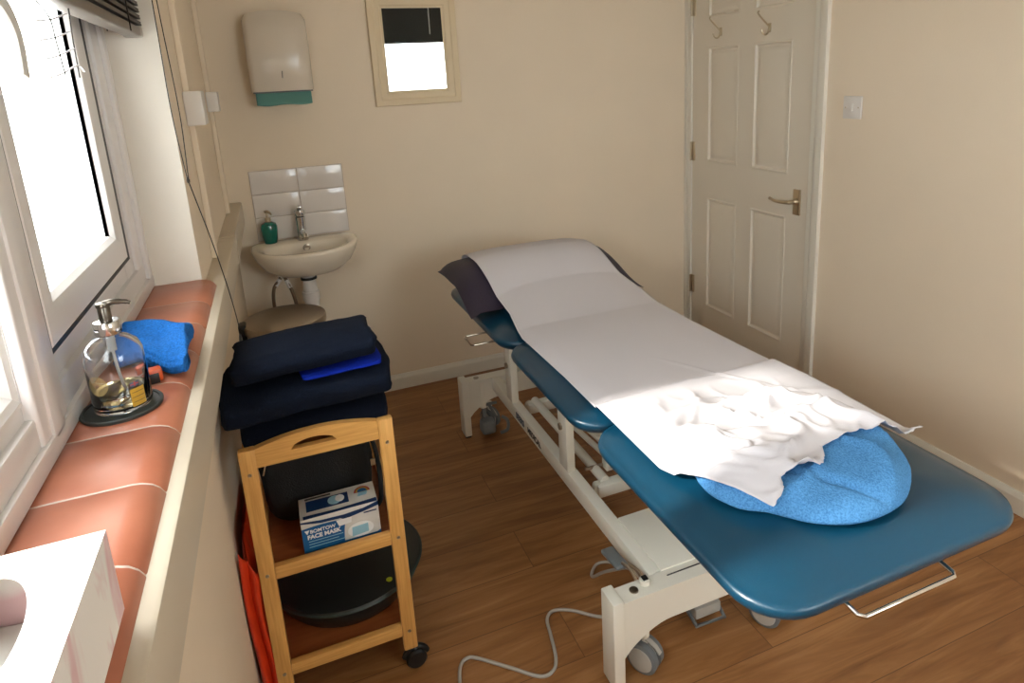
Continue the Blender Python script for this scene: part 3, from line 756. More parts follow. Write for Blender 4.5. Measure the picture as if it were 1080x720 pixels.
# wheel-lowering pedal levers
def lever(y, s_, x=.86):
    MB().tube([(x + .012, y + s_ * .055, .235), (x + .002, y + s_ * .085, .232), (x - .01, y + s_ * .10, .15)], .004, 8, smooth=4).build('lever_rod', M_steel, t)
b = MB(); b.tube([(.885, -1.862, .235), (.880, -1.83, .262), (.872, -1.80, .262)], .0045, 8, smooth=4); b.tube([(.905, -1.862, .235), (.897, -1.83, .255), (.884, -1.80, .258)], .0045, 8, smooth=4)
b.build('lever_rod', M_steel, t)
MB().box((.852, -1.81, .245), (.888, -1.72, .257), .005, 3, rot=Matrix.Rotation(math.radians(-8), 3, 'X')).build('foot_lever', M_grey, t)
MB().lathe([(.013, .235), (.013, .262), (.009, .264)], (.895, -1.87, 0), 16).build('lever_socket', M_frame, t)
MB().box((.888, -1.878, .2635), (.902, -1.862, .2665), .001).build('socket_key', M_black, t)
# back pedal bracket
b = MB(); b.tube([(.875, -.60, .24), (.877, -.60, .12)], .014, 14); b.build('bracket_sleeve', M_frame, t)
b = MB().box((.870, -.61, .055), (.886, -.59, .135), .002).box((.87, -.61, .125), (.935, -.598, .135), .002); b.tube([(.90, -.60, .13), (.925, -.61, .07)], .006, 8)
b.tube([(.945, -.63, .075), (.965, -.645, .06), (.962, -.65, .02), (.93, -.65, .012)], .007, 8, smooth=4)
b.build('pedal_bracket', M_grey, t)
MB().box((.852, -.66, .018), (.912, -.60, .075), .012, 3).build('back_pedal', M_grey, t)
# pedal under the front beam
b = MB().box((1.075, -1.83, .03), (1.155, -1.76, .062), .004, mi=1); b.tube([(1.07, -1.755, .05), (1.07, -1.84, .024), (1.155, -1.845, .024), (1.162, -1.76, .06)], .006, 8)
b.build('front_pedal', [M_grey, M_lgrey], t)
MB().tube([(1.115, -1.79, .06), (1.115, -1.82, .165)], .007, 8).build('pedal_stem', M_steel, t)
# chrome bars at foot end and head side
MB().tube([(.983, -2.30, .588), (.983, -2.398, .577), (.991, -2.406, .577), (1.197, -2.406, .577), (1.205, -2.398, .577), (1.207, -2.30, .588)], .0042, 10).build('pull_handle', M_chrome, t)
MB().tube([(.86, -.900, .572), (.752, -.900, .572), (.744, -.910, .572), (.744, -.985, .572), (.752, -.993, .572), (.86, -.993, .572)], .0035, 8).build('paper_bracket', M_steel, t)
# maker's lettering on the left rail
text('lettering', 'SEERS', .034, (rl - .0006, -.905, .213), (0, -1, 0), (0, 0, 1), M_inkb, t, bold=.0012)
text('lettering', 'MEDICAL', .030, (rl - .0006, -1.025, .213), (0, -1, 0), (0, 0, 1), M_inkk, t, bold=.001)

# ---- pillow
t = thing('pillow', 'dark navy wipe-clean pillow lying under the paper at the head of the couch', 'pillow', (1.115, -.70, .65))
def pil_mid(cv): return .014 + .052 * sm(-1, .1, cv)
def pil_half(cu, cv):
    w = (cv + 1) / 2; g = min(1, (w / .60)) ** .75 if w < .60 else max(0, 1 - ((w - .60) / .40) ** 2.4) ** .5
    return .068 * max(0, 1 - abs(cu) ** 3.2) ** .5 * g
def pil(u, v, s_):
    cu, cv = 2 * u - 1, 2 * v - 1
    e = (1 - abs(cu) ** 3.2) * (1 - abs(cv) ** 2.6); hh = pil_half(cu, cv)
    px = .350 * cu * (1 - .045 * (1 - abs(cv)) ** 0 * (1 - cv * cv) * .6); py = .24 * cv * (1 - .06 * (1 - cu * cu))
    wr = .004 * noise.noise(Vector((px * 14, py * 9, s_))) * (1 - e * .4)
    # ends droop beyond the cushion
    dr = -.018 * sm(.30, .36, abs(px))
    return (1.117 + px, -.690 + py, .645 + pil_mid(cv) + dr + s_ * hh + wr * s_)
b = MB(); b.grid(lambda u, v: pil(u, v, 1), 40, 30); b.grid(lambda u, v: pil(u, v, -1 if True else 1), 40, 30, flip=True)
o = b.build('pillow_cover', M_pillow, t, ang=75, weld=True)
# ---- blue towel under the paper
TC = Vector((1.125, -2.10, 0))
outl = [(.915, -2.03), (.895, -2.11), (.915, -2.175), (.960, -2.215), (1.0, -2.262), (1.045, -2.292), (1.105, -2.308), (1.19, -2.300), (1.262, -2.262), (1.312, -2.215), (1.342, -2.15), (1.35, -2.06), (1.33, -1.97), (1.27, -1.90), (1.17, -1.87), (1.06, -1.88), (.97, -1.94)]
OP = catmull([Vector((a, c_, 0)) for a, c_ in outl], 6, True)
def towel_r(a):
    best = 1e9; rr_ = .2
    for p in OP:
        d = p - TC; aa = math.atan2(d.y, d.x); dd = abs((aa - a + PI) % (2 * PI) - PI)
        if dd < best: best = dd; rr_ = d.length
    return rr_
NA = 160; RAD = [towel_r(2 * PI * i / NA - PI) for i in range(NA)]
def trad(a):
    f = ((a + PI) / (2 * PI)) * NA; i = int(f) % NA; w = f - int(f); return RAD[i] * (1 - w) + RAD[(i + 1) % NA] * w
def towel_h(x, y):
    dx, dy = x - TC.x, y - TC.y; r = math.hypot(dx, dy); a = math.atan2(dy, dx); q = r / trad(a)
    if q >= 1: return 0
    base = .058 * (1 - q ** 4) ** .5
    dip = -.026 * math.exp(-((x - 1.10) ** 2 + (y + 2.03) ** 2) / .007)
    ph = a * 2.6 + r * 17 + 1.3 * noise.noise(Vector((x * 7, y * 7, 3.3)))
    f = .012 * noise.noise(Vector((x * 9, y * 9, 1.7))) + .024 * ((1 - abs(math.sin(ph))) ** 2 - .3) * sm(.25, .7, q)
    crease = -.016 * math.exp(-((x - 1.06 - (y + 2.2) * -.9) / .010) ** 2) * sm(.5, .7, q) * (1 - q ** 8)
    base *= .30 + .70 * sm(0, 1, (-1.87 - y) / .20)
    return max(0, base + (dip + f) * (1 - q ** 8) + crease)
ZC_T = ZT + .0085
b = MB(); n = 150; RR = []
for k in range(0, 34):
    q = (k / 33); q = 1 - (1 - q) ** 1.6 if k else .001
    ring = []
    for i in range(n):
        a = 2 * PI * i / n - PI; r = trad(a) * max(q, .002) * .9995; x = TC.x + r * math.cos(a); y = TC.y + r * math.sin(a)
        ring.append((x, y, ZC_T + towel_h(x, y) + .004 * (1 - q ** 6)))
    RR.append(ring)
RR.append([(TC.x + trad(2 * PI * i / n - PI) * .97 * math.cos(2 * PI * i / n - PI), TC.y + trad(2 * PI * i / n - PI) * .97 * math.sin(2 * PI * i / n - PI), ZC_T - .0005) for i in range(n)])
b.ring_stack(RR, True, True)
o = b.build('blue_towel', M_blue, ang=80); tag(o, 'bright blue terry towel bunched under the paper at the foot of the couch', 'towel')

# ---- couch paper roll sheet
def lerp_tab(tab, v):
    if v <= tab[0][0]: return tab[0][1]
    for (a, fa), (c_, fc) in zip(tab, tab[1:]):
        if v <= c_: u = (v - a) / (c_ - a); u = u * u * (3 - 2 * u) if False else u; return fa + (fc - fa) * u
    return tab[-1][1]
# distance s along the couch (=-y): left edge x, right edge x, ground height
LE = [(.45, .870), (.62, .868), (.80, .880), (1.0, .885), (1.18, .862), (1.5, .866), (1.76, .862), (2.0, .858), (2.08, .885), (2.13, .905), (2.19, .930), (2.235, .948)]
RE = [(.45, 1.41), (.62, 1.385), (.80, 1.395), (1.0, 1.415), (1.3, 1.405), (1.65, 1.415), (1.82, 1.425), (2.03, 1.418), (2.12, 1.415), (2.16, 1.44), (2.235, 1.44)]
def pillow_top(x, y):
    u = (x - 1.117) / .35; v = (y + .69) / .24
    if abs(u) >= 1 or abs(v) >= 1: return 0
    return pil_mid(v) + pil_half(u, v) + .008
def paper_end(u):   # torn edge: largest s for each fraction across
    tab = [(0, 2.235), (.08, 2.222), (.13, 2.197), (.17, 2.19), (.23, 2.205), (.28, 2.212), (.37, 2.185), (.42, 2.158), (.55, 2.150), (.70, 2.148), (.86, 2.150), (1, 2.150)]
    return lerp_tab(tab, u) + .004 * noise.noise(Vector((u * 40, 3, 0))) + .002 * noise.noise(Vector((u * 160, 7, 0)))
def ridged(x, y, s_, seed): return 1 - abs(noise.noise(Vector((x * s_, y * s_, seed)))) * 2
def paper(u, v):
    s0 = .452; s1 = paper_end(u); s = s0 + (s1 - s0) * v
    xl, xr = lerp_tab(LE, s), lerp_tab(RE, s); x = xl + (xr - xl) * u; y = -s
    z = .006 + ZT
    # pillow, with a taut span down to the couch
    if s < 1.12:
        pt = pillow_top(x, y)
        span = .140 * (1 - min(1, max(0, s - .62) / .58)) ** 1.55 * (1 - .18 * abs(2 * u - 1) ** 3)
        z = ZT + max(.004, max(pt + .003, span if s > .60 else 0))
        if s < .5: z = ZT + max(pt, .06) + .004
    z += .004 * sm(.0, .2, u) * sm(0, .2, 1 - u) + .0015
    th = towel_h(x, y)
    # smooth the paper over the towel: blurred height
    if s > 1.70:
        hh = 0; ws = 0
        for dx in (-.03, 0, .03):
            for dy in (-.03, 0, .03): hh = max(hh, towel_h(x + dx, y + dy) * (1 - .25 * (abs(dx) + abs(dy)) / .03 * .5)); 
        z = max(z, ZC_T + max(th + .0075, hh * .92 + .006 if hh > .0 else 0))
        a = sm(1.72, 1.90, s)
        # the broad ring fold round a hollow, and crumples
        dx, dy = x - 1.09, y + 1.95; r = math.hypot(dx * .85, dy * 1.25)
        z += a * .018 * math.exp(-((r - .135) / .030) ** 2) * (1 if dx < .05 else .5) * sm(2.2, 2.05, s)
        wx, wy = x + .03 * noise.noise(Vector((x * 6, y * 6, 9))), y + .03 * noise.noise(Vector((x * 6, y * 6, 19)))
        c1 = max(0, ridged(wx, wy * 1.3, 5.5, 2.1)) ** 3.5; c2 = max(0, ridged(wx, wy, 11, 5.3)) ** 4
        c3 = noise.noise(Vector((x * 24, y * 24, 4)))
        m_ = sm(.03, .25, u) * (1 - .85 * sm(.68, .92, u))
        z += a * m_ * (.020 * c1 + .008 * c2 + .0012 * c3)
    # long gentle buckles on the flat part and a diagonal crease
    z += .0022 * (1 + noise.noise(Vector((x * 6, y * 2.2, 11)))) * sm(1.1, 1.3, s)
    cr = (x - 1.17) + (y + 1.60) * .55
    z += .0035 * math.exp(-(cr / .006) ** 2) * sm(1.50, 1.62, s) * (1 - sm(1.9, 2.0, s))
    if s > 2.14 and u > .8: z += .012 * sm(.8, 1, u)
    z -= .009 * (1 - sm(.045, .115, x - XL)) * sm(1.0, 1.2, s)
    if s < .46: z -= .02
    return (x, y, z)
b = MB(); b.grid(paper, 90, 260)
o = b.build('couch_paper', M_paper, ang=80); md = o.modifiers.new('th', 'SOLIDIFY'); md.thickness = .0008; md.offset = 1
tag(o, 'long white paper sheet laid along the blue couch, crumpled at the foot end', 'paper sheet')

# ---- power cable on the floor
o = MB().tube([(.44, -1.80, .005), (.452, -1.72, .005), (.467, -1.674, .005), (.489, -1.659, .005), (.515, -1.672, .005), (.583, -1.735, .005), (.640, -1.788, .005), (.676, -1.787, .005), (.698, -1.755, .005), (.714, -1.684, .005), (.726, -1.632, .005), (.753, -1.612, .005), (.80, -1.632, .005), (.865, -1.688, .005), (.95, -1.72, .005), (1.05, -1.70, .02), (1.06, -1.66, .12), (1.07, -1.65, .20)], .0045, 10, smooth=8).build('power_cable', M_cable)
tag(o, 'grey power cable winding across the floor to the couch base', 'cable')
t = couch
MB().tube([(.885, -1.80, .245), (.90, -1.64, .10), (.905, -1.56, .02), (.915, -1.53, .007), (.945, -1.505, .007), (.985, -1.515, .007), (1.03, -1.57, .007), (1.06, -1.64, .05), (1.07, -1.66, .15), (1.07, -1.68, .20)], .0045, 10, smooth=8).build('control_cable', M_cable, t)

# ================================================================== TROLLEY
t = trolley = thing('bamboo_trolley', 'narrow bamboo trolley with three tiers standing by the left wall', 'trolley', (.205, -1.43, 0))
ax, bx_, fy, ky = .042, .372, -1.632, -1.100; lw = .034; ld = .022
for (x0, yv) in ((ax, fy), (bx_ - lw, fy), (ax, ky - ld), (bx_ - lw, ky - ld)):
    l = MB().box((x0, yv, .066), (x0 + lw, yv + ld, .710), .003).build('leg', M_bam_v, t)
    if yv == fy:
        for zz in (.395, .122, .652): MB().lathe([(.0045, -.0), (.004, -.0012), (.002, -.0005)], (x0 + lw / 2, yv, zz), 10, 'y').build('screw', M_steel, l)
for yv in (fy + .002, ky - ld + .002):
    xa, xb_ = ax + lw, bx_ - lw; N_ = 18
    top = lambda x: .709 + .018 * (1 - ((x - (xa + xb_) / 2) / ((xb_ - xa) / 2)) ** 2)
    sx0, sx1, sz = .148, .246, .688
    b = MB()
    xs = [xa, sx0] + [sx0 + (sx1 - sx0) * k / 12 for k in range(1, 12)] + [sx1, xb_]
    xs = [xa + (sx0 - xa) * k / 5 for k in range(5)] + [sx0 + (sx1 - sx0) * k / 12 for k in range(13)] + [sx1 + (xb_ - sx1) * k / 5 for k in range(1, 6)]
    def slot_top(x): 
        u = (x - (sx0 + sx1) / 2) / ((sx1 - sx0) / 2); return sz + .020 * math.sqrt(max(0, 1 - u * u))
    d = ld - .004
    for x0, x1 in zip(xs, xs[1:]):
        for lo, hi in (((lambda x: .664), (lambda x: min(sz, sz))), (slot_top, top)):
            inn = x0 >= sx0 - 1e-6 and x1 <= sx1 + 1e-6
            if not inn:
                if lo is slot_top: continue
                hi2 = top
            else: hi2 = hi
            b.add([(x0, yv, lo(x0)), (x1, yv, lo(x1)), (x1, yv, hi2(x1)), (x0, yv, hi2(x0)), (x0, yv + d, lo(x0)), (x1, yv + d, lo(x1)), (x1, yv + d, hi2(x1)), (x0, yv + d, hi2(x0))],
                  [[0, 1, 2, 3], [7, 6, 5, 4], [3, 2, 6, 7], [0, 4, 5, 1]])
    b.build('handle_board', M_bam_h, t, ang=30, weld=True)
    for z0, z1 in ((.378, .410), (.110, .141)):
        MB().box((xa, yv, z0), (xb_, yv + d, z1), .002).build('rail', M_bam_h, t)
for z0, z1 in ((.386, .398), (.116, .126), (.668, .678)):
    MB().box((ax + .004, fy + ld, z0), (bx_ - .004, ky - ld, z1), .001).build('shelf', M_shelf, t)
for x0 in (ax + .006, bx_ - .022):
    for z0, z1 in ((.39, .425), (.100, .1255), (.66, .70)): MB().box((x0, fy + ld, z0), (x0 + .016, ky - ld, z1), .002).build('side_rail', M_bam_v, t)
def tcaster(x, y):
    o = MB().lathe([(.004, -.014), (.022, -.013), (.0265, -.008), (.027, 0), (.0265, .008), (.022, .013), (.004, .014)], (x, y, .027), 24, 'y').build('caster', M_black, t)
    MB().lathe([(.0045, .05), (.0045, .070)], (x - .001, y, 0), 10).build('caster_stem', M_chrome, o)
    b = MB(); pts = [(x + .029 * math.cos(math.radians(a)), y + .004, .027 + .029 * math.sin(math.radians(a))) for a in range(10, 171, 20)]
    b.tube(pts, .008, 8); b.build('caster_hood', M_black, o)
for (x, y) in ((bx_ - .006, fy + .012), (ax + .017, fy + .012), (bx_ - .017, ky - .012), (ax + .017, ky - .012)): tcaster(x, y)

# ---- towels stacked on the trolley
def fold_towel(name, x0, x1, y0, y1, z0, z1, seed, m, lab, grp='towels on the bamboo trolley', tiltx=0, layers=3, parent=None, nx=60):
    b = MB(); cy_, cz_ = (y0 + y1) / 2, (z0 + z1) / 2; ry, rz = (y1 - y0) / 2, (z1 - z0) / 2; n = 56; R = []
    for k in range(nx + 1):
        u = k / nx; e = min(1, min(u, 1 - u) / .045); sc_ = .80 + .20 * math.sqrt(max(0, 1 - (1 - e) ** 2))
        ring = []
        for i in range(n):
            a = 2 * PI * i / n; c_, s_ = math.cos(a), math.sin(a)
            yy = ry * math.copysign(abs(c_) ** (2 / 2.6), c_); zz = rz * math.copysign(abs(s_) ** (2 / 2.8), s_)
            x = x0 + (x1 - x0) * u
            x += .010 * (noise.noise(Vector((c_ * 1.5, s_ * 1.5, seed + 3)))) * (1 if u > .5 else -1) * (abs(u - .5) * 2) ** 3
            d = .0075 * noise.noise(Vector((x * 7, c_ * 1.6 + seed, s_ * 1.6))) + .003 * noise.noise(Vector((x * 26, c_ * 5 + seed, s_ * 5)))
            # fold lines down the front
            if c_ < -.2 and layers > 1: d -= .0035 * max(0, math.cos(s_ * layers * 1.57 + .6)) ** 10
            f = sc_ * (1 + d / rz * .6)
            Z = max(cz_ + zz * f, z0 + .0004) + tiltx * (x - x0)
            ring.append((x, cy_ + yy * sc_ + d * c_, Z))
        R.append(ring)
    b.ring_stack(R, True, True)
    o = b.build(name, m, parent, ang=75)
    if parent is None: tag(o, lab, 'towel', grp)
    return o
fold_towel('folded_towel', .048, .372, -1.608, -1.30, .6795, .749, 1.0, M_navy2, 'dark navy folded towel at the bottom of the stack on the trolley', layers=2)
fold_towel('folded_towel', .020, .384, -1.640, -1.37, .7495, .830, 2.3, M_navy, 'thick navy folded towel in the middle of the stack, widest of the three navy ones', layers=3, tiltx=.03)
fold_towel('folded_towel', .190, .366, -1.630, -1.38, .8375, .8525, 7.9, M_royal, 'bright royal blue towel showing as a sliver between two navy towels', layers=1, tiltx=.03)
fold_towel('folded_towel', .054, .356, -1.636, -1.44, .8475, .906, 4.1, M_navy, 'navy folded towel on top of the stack on the trolley', layers=2, tiltx=.05)

# ---- mask box
sy0, sy1, sx0, sx1, sz0, sz1 = -1.598, -1.510, .142, .320, .400, .487
t = thing('face_mask_box', 'blue and white cardboard face mask box on the middle shelf of the trolley', 'box', (.23, -1.55, sz0))
b = MB().box((sx0, sy0, sz0), (sx1, sy1, sz1), .0012); b.build('carton', M_boxwhite, t)
fyp = sy0 - .0006
def plate(name, pts, m, y=fyp, parent=t): return MB().prism(pts, y - .0004, y + .0006, 'y').build(name, m, parent, smooth=False)
X = lambda u: sx0 + (sx1 - sx0) * u
Z = lambda v: sz0 + (sz1 - sz0) * v
curve = [(X(.0), Z(.72))] + [(X(.0 + .54 * k / 8), Z(.72 + .03 * math.sin(k / 8 * PI))) for k in range(1, 9)]
curve += [(X(.54 - .04 * math.sin(k / 6 * PI / 2) + .02), Z(.72 - .67 * k / 6)) for k in range(1, 7)] + [(X(.95), Z(.05)), (X(1), Z(.10)), (X(1), Z(0)), (X(0), Z(0))]
plate('blue_panel', curve, M_boxblue)
plate('navy_band', [(X(.0), Z(.95)), (X(.25), Z(.88)), (X(.55), Z(.86)), (X(.8), Z(.90)), (X(1), Z(1.0)), (X(1), Z(.88)), (X(.8), Z(.80)), (X(.62), Z(.74)), (X(.56), Z(.70)), (X(.5), Z(.78)), (X(.25), Z(.80)), (X(0), Z(.90))], M_boxnavy, fyp - .0006)
plate('torn_flap', [(X(.44), Z(.74)), (X(.64), Z(.74)), (X(.63), Z(.58)), (X(.47), Z(.55))], M_inkw, fyp - .0014)
# printed mask picture
mk = [(X(.74 + .17 * math.cos(a)), Z(.28 + .24 * math.sin(a) * (1 if math.sin(a) > 0 else .9))) for a in [2 * PI * k / 24 for k in range(24)]]
plate('mask_picture', mk, M_inkw, fyp - .0008)
plate('mask_picture', [(X(.62), Z(.12)), (X(.84), Z(.16)), (X(.84), Z(.42)), (X(.63), Z(.40))], M_boxpale, fyp - .0014)
plate('small_print', [(X(.80), Z(.735)), (X(.97), Z(.735)), (X(.97), Z(.765)), (X(.80), Z(.765))], M_boxnavy, fyp - .0008)
text('lettering', 'BOMTOW', .0125, (X(.10), fyp - .0012, Z(.565)), (1, 0, 0), (0, 0, 1), M_inkw, t, bold=.0003)
text('lettering', 'FACE MASK', .0145, (X(.06), fyp - .0012, Z(.40)), (1, 0, 0), (0, 0, 1), M_inkw, t, bold=.0006)
for k, wv in enumerate((.44, .38, .46)): plate('small_print', [(X(.07), Z(.31 - .085 * k)), (X(.07 + wv), Z(.31 - .085 * k)), (X(.07 + wv), Z(.325 - .085 * k)), (X(.07), Z(.325 - .085 * k))], M_boxpale, fyp - .0008)
plate('logo', [(X(.035), Z(.67)), (X(.095), Z(.67)), (X(.065), Z(.55))], M_inkw, fyp - .0012)
def tplate(name, pts, m, dz=0): return MB().prism(pts, sz1 + .0002 + dz, sz1 + .0012 + dz, 'z').build(name, m, t, smooth=False)
Yt = lambda v: sy0 + (sy1 - sy0) * v
tplate('top_panel', [(X(.09), Yt(.30)), (X(.64), Yt(.30)), (X(.64), Yt(.78)), (X(.09), Yt(.78))], M_boxnavy)
tplate('mask_picture', [(X(.46 + .09 * math.cos(a)), Yt(.54 + .2 * math.sin(a))) for a in [2 * PI * k / 20 for k in range(20)]], M_boxpale, .0006)
tplate('mask_picture', [(X(.53 + .06 * math.cos(a)), Yt(.56 + .16 * math.sin(a))) for a in [2 * PI * k / 20 for k in range(20)]], M_inkw, .001)
tplate('top_stripe', [(X(.08), Yt(.86)), (X(.42), Yt(.86)), (X(.42), Yt(.92)), (X(.08), Yt(.92))], M_inkk)
tplate('top_edge', [(X(.04), Yt(.0)), (X(.99), Yt(.0)), (X(.99), Yt(.16)), (X(.5), Yt(.10)), (X(.04), Yt(.14))], M_boxnavy)
for rr_, m_ in ((.15, M_red), (.118, M_gold), (.086, M_boxblue)):
    tplate('rainbow_emblem', [(X(.83 + rr_ * .72 * math.cos(PI * k / 12)), Yt(.60 + rr_ * 1.7 * math.sin(PI * k / 12))) for k in range(13)] , m_, .0004 + (.15 - rr_) * .01)
tplate('emblem_base', [(X(.76), Yt(.42)), (X(.88), Yt(.42)), (X(.90), Yt(.58)), (X(.78), Yt(.58))], M_boxpale, .0006)

# ---- black bag on the middle shelf
t = thing('black_bag', 'black fabric bag behind the face mask box on the trolley shelf', 'bag', (.2, -1.38, .40))
def blob(b, x0, x1, y0, y1, z0, z1, seed, p=3.4, amp=.006, nr=22, n=48):
    c_ = Vector(((x0 + x1) / 2, (y0 + y1) / 2, (z0 + z1) / 2)); r = Vector(((x1 - x0) / 2, (y1 - y0) / 2, (z1 - z0) / 2)); R = []
    for k in range(1, nr):
        ph = -PI / 2 + PI * k / nr; cp, sp = math.cos(ph), math.sin(ph); ring = []
        for i in range(n):
            a = 2 * PI * i / n; ca, sa = math.cos(a), math.sin(a); f = lambda v, q: math.copysign(abs(v) ** (2 / q), v)
            x, y, z = f(cp, p) * f(ca, p), f(cp, p) * f(sa, p), f(sp, p)
            d = amp * noise.noise(Vector((x * 1.8 + seed, y * 1.8, z * 1.8))) + amp * .4 * noise.noise(Vector((x * 6 + seed, y * 6, z * 6)))
            ring.append((c_.x + x * (r.x + d), c_.y + y * (r.y + d), max(z0 + .0003, c_.z + z * (r.z + d))))
        R.append(ring)
    b.ring_stack(R, True, True)
b = MB(); blob(b, .062, .330, -1.487, -1.30, .399, .640, 1.0, 4, .010); b.build('bag_body', M_blackfab, t, ang=80)
MB().tube([(.085, -1.492, .60), (.080, -1.496, .585), (.074, -1.496, .566)], .0018, 8).build('zip_pull', M_nickel, t)
MB().tube([(.095, -1.46, .64), (.12, -1.47, .658), (.20, -1.45, .662), (.28, -1.47, .655), (.30, -1.46, .638)], .006, 8, smooth=6).build('bag_handle', M_blackfab, t)
b = MB(); b.tube([(.325, -1.43, .60), (.340, -1.45, .55), (.342, -1.50, .50), (.338, -1.50, .43), (.33, -1.49, .403)], .006, 8, smooth=6); b.build('strap', M_blackfab, t)
MB().box((.322, -1.51, .528), (.334, -1.502, .545), .002).build('strap_buckle', M_nickel, t)

# ---- round black cushion on the bottom shelf
t = thing('round_cushion', 'large round black cushion on the bottom shelf of the trolley, sticking out at the side', 'cushion', (.238, -1.395, .127))
c = (.238, -1.395, 0)
MB().lathe([(.0005, .1268), (.150, .1268), (.166, .132), (.186, .160), (.199, .190), (.201, .197), (.196, .204), (.17, .208), (.13, .2095), (.0005, .211)], c, 72).build('cushion_body', mat('black_rubber', (22, 28, 27), .5, bump=.1, bscale=150), t)
MB().lathe([(.200, .193), (.2035, .1975), (.200, .2015)], c, 72, cap0=False, cap1=False).build('piping', mat('dark_green_trim', (36, 54, 50), .4), t)
MB().lathe([(.008, .2065), (.008, .209), (.005, .210)], (.330, -1.535, 0), 14).build('button', M_green, t)

# ---- orange bag between the wall and trolley
t = thing('orange_bag', 'orange-red nylon bag squeezed between the left wall and the trolley', 'bag', (.02, -1.45, 0))
def og(u, v, s_):
    y = -1.60 + .34 * u; z = .012 + .485 * v - .10 * v * u * .3
    prof = .020 + .006 * math.sin(u * 21 + v * 2.5) * (1 - .2 * v) + .004 * math.sin(u * 43 + v * 6) + .004 * noise.noise(Vector((u * 5, v * 4, 2)))
    w = max(.002, prof * (1 - .75 * sm(.8, 1, v)) * (min(1, u / .06) ** .5 if u > 0 else 0) * (min(1, (1 - u) / .06) ** .5 if u < 1 else 0))
    return (.0195 + s_ * w * .85, y, z)
b = MB(); b.grid(lambda u, v: og(u, v, 1), 60, 30); b.grid(lambda u, v: og(u, v, -.55), 60, 30, flip=True)
b.build('bag_body', M_orange, t, ang=60)
def og2(u, v):   # loose folds facing the room
    a = u * 3.4; y = -1.605 - .012 * math.sin(a * 2) ; 
    return (.006 + .034 * u + .003 * math.sin(v * 7), -1.608 - .020 * abs(math.sin(a * 1.35 + v * 1.2)) * (1 - .4 * v) - .012 * v, .008 + .462 * v - .07 * u * v * sm(.5, 1, v))
b = MB(); b.grid(og2, 36, 30); o = b.build('front_folds', M_orange, t, ang=50); md = o.modifiers.new('th', 'SOLIDIFY'); md.thickness = .001

# ================================================================== SILL ITEMS
# coaster
o = MB().lathe([(.0515, ZS + .0003), (.0525, ZS + .003), (.0525, ZS + .005), (.051, ZS + .0065), (.0475, ZS + .0065), (.0465, ZS + .0045), (.0005, ZS + .0045)], (-.0500, -2.017, 0), 56).build('coaster', M_slate)
tag(o, 'round black coaster under the glass soap bottle on the sill', 'coaster')
# glass soap bottle
t = thing('soap_bottle', 'clear glass pump soap bottle, nearly empty, on the tiled sill', 'soap bottle', (-.0535, -2.017, ZS + .005))
c = (-.0470, -2.017, ZS + .005)
outer = [(.0005, .0), (.033, .0), (.0362, .002), (.0372, .008), (.0374, .072), (.0365, .084), (.032, .095), (.023, .103), (.0155, .107), (.0145, .110), (.0145, .117)]
inner = [(.0125, .117), (.0125, .109), (.014, .105), (.021, .101), (.0295, .093), (.034, .083), (.0352, .072), (.0350, .008), (.031, .005), (.0005, .0045)]
MB().lathe(outer + inner, c, 48, cap0=True, cap1=True).build('glass_body', M_trans, t, ang=60)
MB().lathe([(.0005, .0052), (.0308, .0056), (.0346, .009), (.0347, .0235), (.0005, .0235)], c, 48).build('liquid', M_liquid, t, ang=50)
MB().lathe([(.0160, .110), (.0170, .112), (.0172, .127), (.0160, .129), (.008, .130)], c, 32).build('collar', M_chrome, t)
MB().lathe([(.0078, .129), (.0078, .147), (.0068, .150)], c, 24).build('pump_stem', mat('dark_steel', (104, 98, 90), .28, metal=1), t)
b = MB().lathe([(.0088, .1495), (.0092, .152), (.0085, .155), (.004, .156)], c, 24)
b.tube([(c[0], c[1], c[2] + .153), (c[0] + .012, c[1], c[2] + .1545), (c[0] + .026, c[1] + .002, c[2] + .152), (c[0] + .032, c[1] + .003, c[2] + .149)], [.0045, .004, .0032, .0025], 10, smooth=4)
b.build('pump_nozzle', MATS['dark_steel'], t)
MB().tube([(c[0], c[1], c[2] + .115), (c[0], c[1], c[2] + .085)], .0058, 12).tube([(c[0], c[1], c[2] + .09), (c[0] + .002, c[1], c[2] + .05), (c[0] + .006, c[1] + .004, c[2] + .009)], .0022, 10, smooth=5).build('dip_tube', M_tube, t)
# labels wrapped on the glass
def wrap(name, a0, a1, z0, z1, m, r=.0378, n=14):
    b = MB(); b.grid(lambda u, v: (c[0] + r * math.cos(a0 + (a1 - a0) * u), c[1] + r * math.sin(a0 + (a1 - a0) * u), c[2] + z0 + (z1 - z0) * v), n, 4)
    return b.build(name, m, t)
A = math.radians
aF = math.atan2(-3.047 + 2.017, .199 + .0535)      # direction towards the room
wrap('gold_label', aF + A(14), aF + A(44), .008, .034, M_gold)
for k in range(3): wrap('label_line', aF + A(17), aF + A(41), .014 + .007 * k, .0148 + .007 * k, M_inkk, .0381)
b = MB(); 
wrap('flag_print', aF + A(16), aF + A(34), .037, .044, M_inkb)
wrap('flag_cross', aF + A(16), aF + A(34), .0398, .0412, M_red, .0381); wrap('flag_cross', aF + A(24), aF + A(26.5), .037, .044, M_red, .0381)
# round dotted emblem
b = MB(); cz0 = .047; ca0 = aF - A(44)
for ring in range(2, 9):
    rad = .0017 * ring; nd = int(5 * ring)
    for k in range(nd):
        th = 2 * PI * k / nd; a = ca0 + rad * math.cos(th) / .0378; zz = cz0 + rad * math.sin(th); da = .00052 / .0378; dz = .00052
        b.add([(c[0] + .0379 * math.cos(a + i * da), c[1] + .0379 * math.sin(a + i * da), c[2] + zz + j * dz) for i, j in ((-1, -1), (1, -1), (1, 1), (-1, 1))], [[0, 1, 2, 3]])
b.build('round_emblem', M_goldp, t, smooth=False)

